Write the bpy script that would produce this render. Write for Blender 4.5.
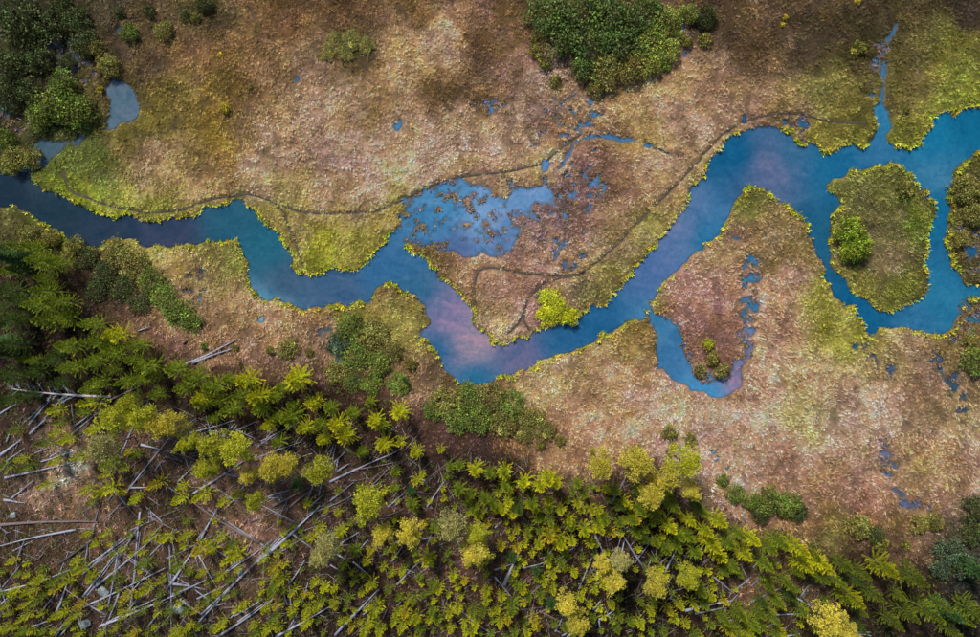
import bpy, math, random
import numpy as np
from mathutils import Vector

# ------------------------------------------------------------------ scene, camera, light
for o in list(bpy.data.objects):
    bpy.data.objects.remove(o)
sc = bpy.context.scene
COL = sc.collection
S = 0.18                       # metres on the ground per photograph pixel
H = 119.0                      # drone height above the water
CX, CY = 490.0, 318.5

cam_d = bpy.data.cameras.new('camera')
cam_d.sensor_width = 36.0
cam_d.lens = 36.0 * H / (980 * S)
cam_d.clip_start = 1.0
cam_d.clip_end = 12000.0
cam = bpy.data.objects.new('camera', cam_d)
cam.location = (0, 0, H)
cam.rotation_euler = (0, 0, 0)
COL.objects.link(cam)
sc.camera = cam

SUN_EL = math.radians(48)
SUN_AZ = math.radians(332)      # clockwise from the top of the picture: the light comes from the upper left
world = bpy.data.worlds.new('World')
sc.world = world
world.use_nodes = True
wn = world.node_tree
wn.nodes.clear()
sky = wn.nodes.new('ShaderNodeTexSky')
sky.sky_type = 'NISHITA'
sky.sun_disc = False
sky.sun_elevation = SUN_EL
sky.sun_rotation = SUN_AZ
bg = wn.nodes.new('ShaderNodeBackground')
bg.inputs['Strength'].default_value = 0.07
wo = wn.nodes.new('ShaderNodeOutputWorld')
wn.links.new(sky.outputs[0], bg.inputs[0])
wn.links.new(bg.outputs[0], wo.inputs[0])

sun_d = bpy.data.lights.new('sun', 'SUN')
sun_d.energy = 3.2
sun_d.angle = math.radians(10)
sun_d.color = (1.0, 0.94, 0.86)
sun = bpy.data.objects.new('sun', sun_d)
sdir = Vector((math.sin(SUN_AZ) * math.cos(SUN_EL), math.cos(SUN_AZ) * math.cos(SUN_EL), math.sin(SUN_EL)))
sun.rotation_euler = (-sdir).to_track_quat('-Z', 'Y').to_euler()
sun.location = sdir * 150
COL.objects.link(sun)

sc.view_settings.view_transform = 'Standard'
sc.view_settings.look = 'None'
sc.view_settings.gamma = 1.0
sc.view_settings.use_curve_mapping = False
sc.view_settings.exposure = 0.48

rng = np.random.default_rng(11)
random.seed(5)

# ------------------------------------------------------------------ helpers
def lin(c):
    c = np.asarray(c, float) / 255.0
    return np.where(c <= 0.04045, c / 12.92, ((c + 0.055) / 1.055) ** 2.4)

ALB = 0.92                       # light level: picture value = albedo * this
def alb(c):
    return np.minimum(lin(c) / ALB, 0.75)

def wx(px, z=0.0):
    return (px - CX) * S * (H - z) / H
def wy(py, z=0.0):
    return (CY - py) * S * (H - z) / H

def link(o, parent=None):
    COL.objects.link(o)
    if parent is not None:
        o.parent = parent
    return o

def mesh_from(name, verts, faces, cols=None, mat=None, smooth=False):
    """verts (N,3), faces (M,4) or (M,3) ints, cols (N,3)"""
    verts = np.asarray(verts, np.float32)
    faces = np.asarray(faces, np.int32)
    me = bpy.data.meshes.new(name)
    me.vertices.add(len(verts))
    me.vertices.foreach_set('co', verts.ravel())
    k = faces.shape[1]
    me.loops.add(faces.size)
    me.loops.foreach_set('vertex_index', faces.ravel())
    me.polygons.add(len(faces))
    me.polygons.foreach_set('loop_start', np.arange(0, faces.size, k, dtype=np.int32))
    me.polygons.foreach_set('loop_total', np.full(len(faces), k, np.int32))
    if smooth:
        me.polygons.foreach_set('use_smooth', np.ones(len(faces), bool))
    me.update(calc_edges=True)
    if cols is not None:
        at = me.color_attributes.new('Col', 'FLOAT_COLOR', 'POINT')
        c4 = np.ones((len(verts), 4), np.float32)
        c4[:, :3] = cols
        at.data.foreach_set('color', c4.ravel())
    if mat:
        me.materials.append(mat)
    return me

# ------------------------------------------------------------------ raster maps of the site (1 cell = 0.18 m)
RX0, RX1, RY0, RY1 = -200, 1180, -180, 820
NX, NY = RX1 - RX0, RY1 - RY0

def fill(poly):
    m = np.zeros((NY, NX), np.float32)
    p = np.array(poly, float)
    x, y = p[:, 0] - RX0, p[:, 1] - RY0
    x2, y2 = np.roll(x, -1), np.roll(y, -1)
    r0, r1 = max(0, int(y.min())), min(NY - 1, int(y.max()) + 1)
    for r in range(r0, r1 + 1):
        yc = r + 0.5
        c = ((y <= yc) & (y2 > yc)) | ((y2 <= yc) & (y > yc))
        if not c.any():
            continue
        xs = np.sort(x[c] + (yc - y[c]) / (y2[c] - y[c]) * (x2[c] - x[c]))
        for a, b in zip(xs[0::2], xs[1::2]):
            a, b = max(0, int(round(a))), min(NX, int(round(b)))
            if b > a:
                m[r, a:b] = 1
    return m

def box(a, r, ax):
    a = np.moveaxis(a, ax, 0)
    p = np.concatenate([np.repeat(a[:1], r + 1, 0), a, np.repeat(a[-1:], r, 0)], 0)
    c = np.cumsum(p, 0, dtype=np.float64)
    o = (c[2 * r + 1:] - c[:-(2 * r + 1)]) / (2 * r + 1)
    return np.moveaxis(o.astype(np.float32), 0, ax)

def blur(a, r, n=3):
    for _ in range(n):
        a = box(box(a, r, 0), r, 1)
    return a

def vnoise(cell, cellx=None, seed=0):
    g = np.random.default_rng(seed)
    cx_ = cellx or cell
    gw, gh = int(NX / cx_) + 3, int(NY / cell) + 3
    G = g.random((gh, gw)).astype(np.float32)
    yy = np.arange(NY) / cell
    xx = np.arange(NX) / cx_
    yi, xi = yy.astype(int), xx.astype(int)
    fy, fx = yy - yi, xx - xi
    fy = (fy * fy * (3 - 2 * fy))[:, None].astype(np.float32)
    fx = (fx * fx * (3 - 2 * fx))[None, :].astype(np.float32)
    a = G[yi][:, xi]; b = G[yi][:, xi + 1]; c = G[yi + 1][:, xi]; d = G[yi + 1][:, xi + 1]
    return (a * (1 - fx) + b * fx) * (1 - fy) + (c * (1 - fx) + d * fx) * fy

def fbm(cell, octs=3, seed=0):
    s, w, t = 0, 1.0, 0
    for i in range(octs):
        s = s + w * vnoise(max(2, cell / 2 ** i), seed=seed * 17 + i)
        t += w
        w *= 0.55
    return s / t

def line_mask(pts, half):
    """distance to a polyline, 1 inside half width (cells), soft edge"""
    out = np.full((NY, NX), 1e6, np.float32)
    for (x0, y0), (x1, y1) in zip(pts[:-1], pts[1:]):
        pad = half + 6
        ax, bx = int(max(0, min(x0, x1) - RX0 - pad)), int(min(NX, max(x0, x1) - RX0 + pad + 1))
        ay, by = int(max(0, min(y0, y1) - RY0 - pad)), int(min(NY, max(y0, y1) - RY0 + pad + 1))
        if bx <= ax or by <= ay:
            continue
        X, Y = np.meshgrid(np.arange(ax, bx) + RX0 + 0.5, np.arange(ay, by) + RY0 + 0.5)
        dx, dy = x1 - x0, y1 - y0
        L = dx * dx + dy * dy + 1e-9
        t = np.clip(((X - x0) * dx + (Y - y0) * dy) / L, 0, 1)
        d = np.hypot(X - x0 - t * dx, Y - y0 - t * dy)
        out[ay:by, ax:bx] = np.minimum(out[ay:by, ax:bx], d)
    return out

north = [(-260, 150), (-60, 165), (0, 170), (20, 175), (34, 177), (44, 189), (67, 199), (96, 210), (116, 215), (142, 222), (169, 220), (189, 218),
         (199, 210), (216, 204), (243, 201), (258, 208), (265, 223), (280, 230), (291, 250), (293, 266), (309, 274), (330, 272), (349, 270), (365, 261), (382, 242),
         (394, 232), (402, 228), (396, 247), (409, 246), (423, 256), (430, 264), (441, 277), (453, 283), (463, 294), (473, 311), (479, 328), (490, 339),
         (504, 342), (527, 335), (554, 329), (581, 315), (598, 306), (615, 294), (632, 274), (646, 257), (656, 243), (682, 212), (690, 192), (704, 179),
         (706, 165), (714, 155), (724, 145), (729, 133), (751, 126), (775, 130), (788, 133), (808, 145), (822, 148), (824, 157), (839, 148), (866, 143),
         (880, 139), (891, 145), (915, 148), (922, 138), (925, 125), (937, 115), (960, 111), (980, 110), (1100, 95), (1260, 60)]
south_r = [(1260, 125), (1100, 140), (1010, 150), (980, 153), (965, 159), (956, 170), (950, 179), (952, 190), (951, 209), (947, 227), (946, 246), (954, 265), (964, 281),
           (970, 287), (980, 282), (1050, 280), (1260, 290), (1260, 318), (1050, 305), (980, 296), (967, 299), (957, 321), (950, 331), (940, 336), (920, 331),
           (900, 329), (876, 328), (871, 337), (865, 335), (861, 316), (839, 298), (822, 277), (815, 250), (805, 223), (793, 208), (782, 202), (765, 191), (751, 185),
           (733, 202), (728, 217), (722, 230), (714, 244), (697, 249), (674, 276), (650, 301), (645, 303), (635, 321), (618, 328), (591, 341), (568, 353),
           (541, 363), (517, 374), (507, 378), (490, 380), (475, 390), (460, 387), (446, 372), (443, 362), (436, 351), (430, 338), (418, 341), (427, 320), (425, 305),
           (416, 292), (409, 293), (403, 288), (391, 283), (381, 288), (371, 299), (362, 301), (340, 306), (335, 314), (334, 306), (322, 306), (307, 308),
           (294, 304), (281, 302), (265, 303), (258, 296), (251, 284), (246, 274), (251, 264), (244, 257), (238, 241), (219, 242), (201, 244), (177, 247),
           (154, 247), (141, 246), (131, 240), (121, 238), (109, 240), (103, 249), (94, 246), (79, 244), (67, 237), (54, 232), (34, 216), (15, 207), (0, 208), (-60, 210), (-260, 205)]
river_poly = north + south_r
island = [(828, 183), (842, 178), (855, 174), (868, 168), (881, 163), (894, 160), (903, 168), (918, 185), (927, 189), (923, 193), (930, 203), (931, 218),
          (927, 242), (921, 260), (930, 279), (923, 298), (903, 308), (879, 311), (863, 298), (846, 281), (834, 264), (829, 247), (832, 227), (837, 211), (846, 205), (837, 198), (828, 192)]
oxbow = [(644, 307), (656, 310), (664, 316), (674, 322), (682, 336), (686, 350), (690, 368), (697, 379), (720, 381), (730, 367), (742, 354), (749, 354), (743, 372), (740, 388),
         (724, 397), (710, 395), (694, 389), (676, 381), (660, 366), (654, 350), (656, 336), (652, 320), (642, 312), (638, 306)]
pool = [(396, 240), (402, 210), (410, 202), (432, 193), (446, 185), (457, 187), (466, 194), (472, 207), (478, 211), (491, 207), (508, 203), (513, 188), (525, 185), (548, 184),
        (554, 190), (553, 208), (540, 204), (528, 210), (514, 216), (516, 242), (499, 251), (488, 255), (461, 256), (446, 247), (427, 243), (407, 240)]
pond_tear = [(108, 81), (123, 78), (132, 88), (138, 104), (138, 118), (125, 121), (115, 130), (103, 131), (109, 115)]
pond_left = [(30, 145), (44, 138), (71, 142), (88, 132), (84, 140), (67, 148), (51, 160), (37, 172), (18, 178), (30, 160)]
inlet_pts = [(897, 24), (893, 34), (876, 52), (884, 64), (884, 84), (882, 110)]
inlet_box = [(876, 106), (891, 108), (892, 120), (887, 142), (876, 142)]
arc_pts = [(556, 172), (563, 160), (574, 146), (584, 137), (598, 134), (620, 139), (650, 145)]
strip_pts = [(466, 184), (475, 188), (480, 197), (481, 210)]
trickle = [(599, 88), (600, 100), (604, 114)]
small_pools = [(297, 78, 4), (262, 320, 4), (736, 238, 4), (765, 236, 3), (752, 276, 6), (755, 290, 5), (748, 308, 6), (498, 105, 5), (398, 126, 6), (881, 230, 2), (476, 205, 4),
               (545, 165, 5), (571, 196, 7), (575, 205, 4), (573, 262, 2), (568, 266, 2), (543, 254, 2), (540, 296, 4), (887, 437, 4), (884, 455, 6), (889, 462, 5), (886, 472, 5), (896, 492, 3),
               (905, 503, 6), (918, 504, 7), (890, 372, 7), (326, 330, 6), (716, 460, 3), (728, 468, 3), (713, 452, 3), (760, 478, 3), (75, 60, 9), (52, 44, 7), (70, 76, 5), (118, 30, 4), (5, 110, 8),
               (196, 300, 3), (200, 276, 4), (193, 292, 4), (400, 70, -1), (568, 99, 3), (640, 108, -1), (690, 40, 4), (694, 14, 4), (523, 30, 2), (800, 119, 4), (790, 124, 3), (745, 118, 4), (352, 380, 5), (340, 360, 5),
               (640, 318, 4), (565, 145, 3), (541, 143, 3)]
marsh = [([(742, 255), (762, 258), (760, 300), (756, 330), (752, 352), (738, 345), (740, 300)], 0.47),
         ([(402, 202), (446, 180), (480, 182), (515, 205), (520, 250), (488, 258), (446, 250), (396, 242)], 0.68),
         ([(505, 180), (560, 170), (600, 140), (610, 190), (580, 225), (555, 215), (520, 232)], 0.38),
         ([(925, 355), (945, 352), (962, 380), (975, 415), (960, 415), (945, 390)], 0.48),
         ([(955, 225), (985, 225), (985, 275), (968, 272)], 0.46),
         ([(958, 300), (985, 298), (985, 340), (950, 345)], 0.40),
         ([(876, 360), (900, 360), (896, 380), (880, 378)], 0.42),
         ([(658, 311), (690, 326), (699, 370), (724, 374), (742, 348), (738, 330), (752, 356), (734, 382), (698, 384), (684, 360), (678, 330)], 0.44),
         ([(878, 430), (892, 430), (896, 485), (880, 478)], 0.42),
         ([(895, 490), (940, 495), (935, 512), (898, 508)], 0.40),
         ([(845, 330), (868, 335), (880, 360), (850, 365)], 0.36),
         ([(0, 90), (20, 85), (30, 130), (0, 140)], 0.40),
         ([(40, 35), (90, 30), (95, 80), (45, 80)], 0.42),
         ([(680, 5), (705, 0), (696, 60), (682, 60)], 0.40),
         ([(545, 95), (600, 90), (612, 120), (540, 150), (530, 150)], 0.31),
         ([(470, 95), (515, 95), (515, 115), (470, 115)], 0.34),
         ([(866, 45), (895, 40), (880, 75), (870, 70)], 0.42),
         ([(870, 70), (880, 72), (880, 105), (868, 105)], 0.40),
         ([(185, 270), (205, 268), (205, 305), (185, 305)], 0.38),
         ([(318, 318), (345, 318), (345, 365), (318, 350)], 0.38),
         ([(775, 112), (812, 112), (806, 140), (772, 130)], 0.46),
         ([(540, 230), (580, 200), (590, 270), (560, 275), (530, 262)], 0.33)]

river_m = fill(river_poly) * (1 - fill(island))
pond_m = np.zeros((NY, NX), np.float32)
for p in (oxbow, pool, pond_tear, pond_left, inlet_box):
    pond_m = np.maximum(pond_m, fill(p))
thin = np.zeros((NY, NX), np.float32)
for pts, hw in ((inlet_pts, 2.0), (arc_pts, 1.9), (strip_pts, 2.0), (trickle, 1.8)):
    thin = np.maximum(thin, np.clip(hw + 0.5 - line_mask(pts, hw), 0, 1))
YY, XX = np.mgrid[0:NY, 0:NX]
PXg, PYg = (XX + RX0 + 0.5).astype(np.float32), (YY + RY0 + 0.5).astype(np.float32)
for x, y, r in small_pools:
    if r > 0:
        a = (x * 7 + y * 3) % 6.28
        u = (PXg - x) * math.cos(a) + (PYg - y) * math.sin(a)
        v = -(PXg - x) * math.sin(a) + (PYg - y) * math.cos(a)
        thin = np.maximum(thin, np.clip(r * 1.05 - np.hypot(u * 0.75, v * 1.35), 0, 1))

# ragged shores: the outlines are warped by noise of a tussock's size
wa = (vnoise(9, seed=1) - 0.5) * 7 + (vnoise(4.5, seed=2) - 0.5) * 6
wb = (vnoise(9, seed=3) - 0.5) * 7 + (vnoise(4.5, seed=4) - 0.5) * 6
def warp(m, k=1.0):
    yi = np.clip(YY + wb * k, 0, NY - 1).astype(int)
    xi = np.clip(XX + wa * k, 0, NX - 1).astype(int)
    return m[yi, xi]
river_w = warp(river_m, 1.25)
pond_w = np.maximum(warp(pond_m, 1.0), warp(thin, 0.5))
water_w = np.maximum(river_w, pond_w)
B1 = blur(water_w, 1, 2)
B5 = blur(water_w, 5, 2)
hum = fbm(7, 3, 21)
land = 0.10 + 0.24 * hum + 0.10 * np.clip(1 - 2 * B5, 0, 1)
B7 = blur(water_w, 6, 2)
bed = -0.06 - 1.3 * np.clip(2 * B7 - 0.95, 0, 1) - 0.3 * (pond_w > 0.5)
Zr = land * (1 - B1) + bed * B1
k = np.clip(B1 * 1.0, 0, 1)
Zr = np.where(B1 > 0.5, np.minimum(Zr, -0.02 - 0.1 * (B1 - 0.5)), np.maximum(Zr, 0.02 + 0.14 * (0.5 - B1) * 2))
mn = fbm(5, 2, 33)
for poly, t in marsh:
    t += 0.035
    mk = blur(warp(fill(poly), 1.3), 2, 2)
    zm = np.clip((mn - t) * 2.2, -0.42, 0.22)
    keep = np.where(pond_w > 0.5, 0.55, 1.0) if t < 0.70 else 1.0
    Zr = Zr * (1 - mk * keep) + zm * mk * keep

trails = [[(64, 172), (71, 192), (111, 206), (150, 213), (179, 211), (216, 198), (250, 194), (270, 200), (284, 212), (292, 232), (300, 254), (304, 268)],
          [(276, 203), (300, 212), (325, 214), (376, 212), (399, 202), (436, 184), (460, 177), (507, 172), (544, 164), (561, 148), (581, 134)],
          [(866, 124), (822, 121), (802, 114), (778, 113), (741, 122), (721, 135), (694, 165), (677, 184), (649, 210), (622, 240), (598, 261), (581, 274), (561, 276), (527, 274), (490, 267), (478, 271), (473, 291), (476, 305)],
          [(581, 275), (560, 278), (544, 283), (530, 296), (524, 312), (518, 325), (507, 334)],
          [(650, 145), (665, 153), (682, 157)],
          [(530, 330), (522, 322), (527, 305)]]
trail_d = np.full((NY, NX), 1e6, np.float32)
for t in trails:
    trail_d = np.minimum(trail_d, line_mask(t, 6))
tm = np.clip(1.6 - trail_d * 0.6, 0, 1)
Zr = np.where(Zr > 0.03, np.maximum(0.025, Zr - 0.16 * tm), Zr)

# ---- what grows where: colours of the plant cover at points of the site, blended between them
cover_pts = """
200 10 95 85 55|280 10 125 95 65|340 12 118 90 60|420 10 132 102 68|480 12 142 110 88|515 12 118 92 62|740 10 95 76 55|800 10 92 76 52|880 10 86 72 50|960 10 78 64 50
30 30 70 70 45|100 15 80 72 52|150 50 100 82 60|200 50 128 98 66|260 50 132 106 72|300 50 148 118 88|350 45 92 82 50|400 45 175 140 106|440 42 190 155 126|490 50 112 86 60|525 50 152 118 98|740 55 106 84 62|800 50 96 80 55|860 50 88 78 46|900 50 112 102 60|950 50 112 106 50
415 62 180 148 112|395 80 172 138 104|440 95 108 86 56|10 100 75 70 50|60 110 80 75 50|100 95 98 84 50|170 90 128 112 60|220 90 128 104 56|270 90 144 114 82|310 90 174 140 118|380 100 140 112 78|420 80 108 88 58|460 85 114 90 60|540 90 154 124 108|700 90 168 134 104|760 90 154 124 98|820 90 122 116 66|930 90 128 114 72
90 130 108 114 66|130 130 124 114 60|160 130 132 120 56|220 130 156 130 62|270 130 168 138 104|320 130 178 144 124|400 130 168 138 114|460 130 168 138 114|520 130 174 144 118|560 130 162 128 104|640 130 174 146 94|680 130 178 144 114|720 130 168 134 104|780 110 152 124 90|840 130 134 128 56|920 130 130 128 56|960 90 128 132 56
60 170 98 108 46|90 160 114 124 62|150 160 164 134 104|200 160 154 126 90|260 160 184 150 126|350 160 188 154 134|430 155 188 154 128|500 155 188 154 124|540 160 178 144 108|600 165 150 116 94|650 170 184 144 118
70 195 132 142 44|150 205 140 136 66|330 205 184 150 120|360 190 186 154 128|400 205 154 138 84|560 205 116 96 102|545 228 126 102 106|588 182 124 98 96|590 220 146 116 104|620 210 188 148 124|660 205 166 138 98
322 250 160 160 52|296 226 168 142 100|345 226 168 144 98|280 218 150 140 80|350 245 156 146 64|560 240 174 134 110|620 240 160 134 104|650 225 140 136 70|760 230 154 128 98|790 235 150 128 84|730 240 158 128 94|745 200 140 140 70|850 190 116 116 62|880 220 112 104 68|905 225 100 116 42|885 265 128 108 86|960 200 104 98 56|970 175 96 92 50
500 290 194 150 126|540 290 164 128 110|590 290 128 120 78|620 275 140 132 72|700 290 168 128 114|720 310 162 122 108|780 290 178 138 118|830 300 152 144 72|870 290 110 108 54|900 290 112 114 42|965 260 108 98 60|490 320 160 134 104
20 240 104 98 58|200 265 156 134 90|230 260 142 142 72|190 300 158 128 98|270 310 168 134 98|310 315 166 132 94|360 310 132 128 58|400 310 144 134 74|220 320 154 124 94|395 290 120 86 62
210 345 180 144 118|250 340 168 134 108|310 345 164 134 112|620 340 154 130 74|600 355 168 140 96|700 345 134 100 88|780 340 184 144 120|850 340 154 148 68|900 350 164 138 104|950 350 132 112 78
420 385 134 108 84|560 385 174 144 104|620 380 188 150 124|660 400 188 150 126|760 385 184 148 114|820 380 172 140 110|900 385 170 136 112|960 380 142 118 92
580 420 174 134 106|620 420 182 144 116|690 420 188 154 132|740 425 194 154 134|800 410 166 152 106|870 420 188 154 134|950 420 162 138 104|540 445 156 120 90|580 455 168 130 104|720 455 194 154 134|780 460 178 138 114|850 465 184 148 124|920 460 168 138 108|820 500 164 128 98|870 500 168 124 100|920 490 166 132 104|965 490 168 134 118|830 535 122 112 62|800 520 140 110 82
0 290 70 52 42|40 350 66 48 40|90 300 80 64 50|160 345 128 96 80|220 372 86 58 46|290 370 120 92 74|340 395 104 76 62|100 380 66 50 40|200 400 66 50 40|300 425 64 48 38|370 430 92 68 56|420 455 98 72 66|455 452 92 68 62|500 475 84 60 50
20 470 96 74 58|70 482 222 182 152|50 495 215 174 146|75 500 160 124 100|110 470 88 66 50|150 450 120 92 78|20 540 104 78 60|60 540 110 84 66|120 545 120 92 76|160 460 130 100 84|180 520 100 76 62|240 505 160 124 106|245 530 195 152 126|215 540 130 100 84|240 585 120 92 76|300 520 110 84 70|330 490 130 100 84|130 590 100 78 68|40 600 84 64 50|200 620 80 62 52|300 610 76 58 48
370 560 80 60 50|440 565 130 98 82|430 620 92 70 60|500 560 104 78 66|540 590 96 70 60|600 600 70 52 42|560 530 74 54 44|620 500 88 64 52|660 560 66 50 42|700 600 72 54 44|752 585 150 114 92|800 610 104 80 66|820 600 130 100 82
860 560 92 68 54|910 552 146 114 90|930 590 78 58 52|960 570 72 74 64|880 620 74 58 48|960 620 60 50 42|960 540 92 86 66|900 530 120 98 70
"""
cp = np.array([[float(v) for v in t.split()] for t in cover_pts.replace('\n', '|').split('|') if t.strip()])
def rbf(pts, sig=34.0, step=6):
    gx = np.arange(RX0, RX1 + step, step)
    gy = np.arange(RY0, RY1 + step, step)
    X, Y = np.meshgrid(np.clip(gx, 0, 980), np.clip(gy, 0, 637))
    num = np.zeros(X.shape + (3,)); den = np.zeros(X.shape)
    for p in pts:
        d2 = (X - p[0]) ** 2 + (Y - p[1]) ** 2
        w = np.exp(-d2 / (2 * sig * sig)) / (d2 + 60.0)
        num += w[..., None] * lin(p[2:5]); den += w
    num /= den[..., None]
    def up(a):
        xs = (np.arange(NX)) / step; ys = np.arange(NY) / step
        xi, yi = xs.astype(int), ys.astype(int)
        fx, fy = (xs - xi)[None, :, None], (ys - yi)[:, None, None]
        return ((a[yi][:, xi] * (1 - fx) + a[yi][:, xi + 1] * fx) * (1 - fy) +
                (a[yi + 1][:, xi] * (1 - fx) + a[yi + 1][:, xi + 1] * fx) * fy)
    return up(num).astype(np.float32)
# the patches get ragged borders too
cov = rbf(cp)
wi = np.clip(YY + (vnoise(22, seed=8) - .5) * 26 + wb * 1.5, 0, NY - 1).astype(int)
wj = np.clip(XX + (vnoise(22, seed=9) - .5) * 26 + wa * 1.5, 0, NX - 1).astype(int)
cov = cov[wi, wj] / ALB
pl = np.exp((fbm(34, 4, 91) - 0.5) * 1.1 + (fbm(9, 2, 92) - 0.5) * 0.8)[..., None]
ph = (fbm(26, 3, 93) - 0.5)[..., None]
py_ = (fbm(18, 3, 94) - 0.5)[..., None]
cov = cov * pl * np.concatenate([1 + 0.10 * ph, 1 - 0.06 * ph, 1.04 + 0.06 * ph - 0.7 * py_], -1)
rid = np.minimum(np.abs(fbm(48, 3, 95) - 0.5), np.abs(fbm(60, 3, 96) - 0.47))      # thin hollows winding through the sedge
rill = np.clip(1 - rid / 0.012, 0, 1)
cl = np.clip(cov @ np.array([0.3, 0.6, 0.1], np.float32), 0.004, 1)[..., None]
cov = (cov * 1.03 - cl * 0.03) * (cl / 0.2) ** 0.25 * np.array([1.0, 1.0, 0.96])
cov = np.clip(cov, 0.004, 0.7).astype(np.float32)
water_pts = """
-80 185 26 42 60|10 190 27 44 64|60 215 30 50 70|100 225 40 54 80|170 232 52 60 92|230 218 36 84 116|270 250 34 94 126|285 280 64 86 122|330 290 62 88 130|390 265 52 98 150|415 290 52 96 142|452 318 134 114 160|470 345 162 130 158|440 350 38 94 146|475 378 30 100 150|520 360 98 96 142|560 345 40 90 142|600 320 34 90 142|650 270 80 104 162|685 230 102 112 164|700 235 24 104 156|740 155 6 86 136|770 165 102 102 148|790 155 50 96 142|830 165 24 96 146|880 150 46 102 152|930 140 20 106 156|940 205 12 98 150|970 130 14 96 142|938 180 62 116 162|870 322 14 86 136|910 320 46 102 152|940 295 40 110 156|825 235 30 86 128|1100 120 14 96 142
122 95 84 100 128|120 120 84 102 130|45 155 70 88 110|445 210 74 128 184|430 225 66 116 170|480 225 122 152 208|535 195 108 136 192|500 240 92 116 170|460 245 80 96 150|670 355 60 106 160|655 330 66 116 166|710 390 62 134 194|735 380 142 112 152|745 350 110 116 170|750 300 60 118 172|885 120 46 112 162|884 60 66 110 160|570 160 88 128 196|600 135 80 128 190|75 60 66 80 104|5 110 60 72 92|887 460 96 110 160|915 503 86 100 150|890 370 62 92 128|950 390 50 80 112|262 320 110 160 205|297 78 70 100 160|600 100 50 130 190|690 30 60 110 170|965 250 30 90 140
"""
wp = np.array([[float(v) for v in t.split()] for t in water_pts.replace('\n', '|').split('|') if t.strip()])  # water base colours: sediment shallows, with sky reflection and uneven light painted in
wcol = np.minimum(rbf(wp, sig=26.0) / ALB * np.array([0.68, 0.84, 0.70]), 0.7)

forest_poly = [(-200, 150), (0, 215), (60, 255), (100, 330), (180, 352), (240, 366), (320, 388), (400, 402), (420, 448), (520, 462), (590, 478), (650, 455), (700, 470), (725, 515), (830, 545), (880, 548), (940, 560), (1000, 540), (1180, 500), (1180, 820), (-200, 820)]
forest_m = warp(fill(forest_poly), 2.0)

def samp(A, px, py):
    xi = np.clip(np.asarray(px) - RX0, 0, NX - 1).astype(int)
    yi = np.clip(np.asarray(py) - RY0, 0, NY - 1).astype(int)
    return A[yi, xi]

# ------------------------------------------------------------------ materials
def newmat(name):
    m = bpy.data.materials.new(name)
    m.use_nodes = True
    nt = m.node_tree
    b = nt.nodes['Principled BSDF']
    return m, nt, b

def nd(nt, t, **kw):
    n = nt.nodes.new(t)
    for k_, v in kw.items():
        if k_ in n.inputs:
            n.inputs[k_].default_value = v
        else:
            setattr(n, k_, v)
    return n

def mixc(nt, a, b, fac, mode='MIX'):
    n = nt.nodes.new('ShaderNodeMix')
    n.data_type = 'RGBA'
    n.blend_type = mode
    n.clamp_factor = True
    for sock, v in ((0, fac), (6, a), (7, b)):
        if hasattr(v, 'is_output'):
            nt.links.new(v, n.inputs[sock])
        elif sock == 0:
            n.inputs[0].default_value = v
        else:
            n.inputs[sock].default_value = (v[0], v[1], v[2], 1)
    return n.outputs[2]

def ramp(nt, src, stops):
    r = nt.nodes.new('ShaderNodeValToRGB')
    els = r.color_ramp.elements
    while len(els) < len(stops):
        els.new(0.5)
    for e, (p, c) in zip(els, stops):
        e.position = p
        e.color = (c[0], c[1], c[2], 1) if not np.isscalar(c) else (c, c, c, 1)
    nt.links.new(src, r.inputs[0])
    return r.outputs[0]

def ground_mat():
    m, nt, b = newmat('marsh_ground')
    at = nd(nt, 'ShaderNodeAttribute', attribute_name='Col')
    tc = nd(nt, 'ShaderNodeTexCoord')
    n1 = nd(nt, 'ShaderNodeTexNoise', Scale=2.2, Detail=6.0, Roughness=0.7, Distortion=0.6)
    n2 = nd(nt, 'ShaderNodeTexNoise', Scale=0.45, Detail=4.0, Roughness=0.6)
    n3 = nd(nt, 'ShaderNodeTexVoronoi', Scale=3.0)
    for n in (n1, n2, n3):
        nt.links.new(tc.outputs['Object'], n.inputs['Vector'])
    v1 = ramp(nt, n1.outputs[0], [(0.32, 0.42), (0.5, 0.85), (0.68, 1.35)])
    c = mixc(nt, at.outputs[0], v1, 1.0, 'MULTIPLY')
    v2 = ramp(nt, n2.outputs[0], [(0.35, (0.85, 0.9, 0.8)), (0.6, (1.1, 1.04, 1.0))])
    c = mixc(nt, c, v2, 1.0, 'MULTIPLY')
    nt.links.new(c, b.inputs['Base Color'])
    b.inputs['Roughness'].default_value = 0.95
    b.inputs['Specular IOR Level'].default_value = 0.15
    bp = nd(nt, 'ShaderNodeBump', Strength=0.7, Distance=0.12)
    nt.links.new(n1.outputs[0], bp.inputs['Height'])
    nt.links.new(bp.outputs[0], b.inputs['Normal'])
    return m

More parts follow.
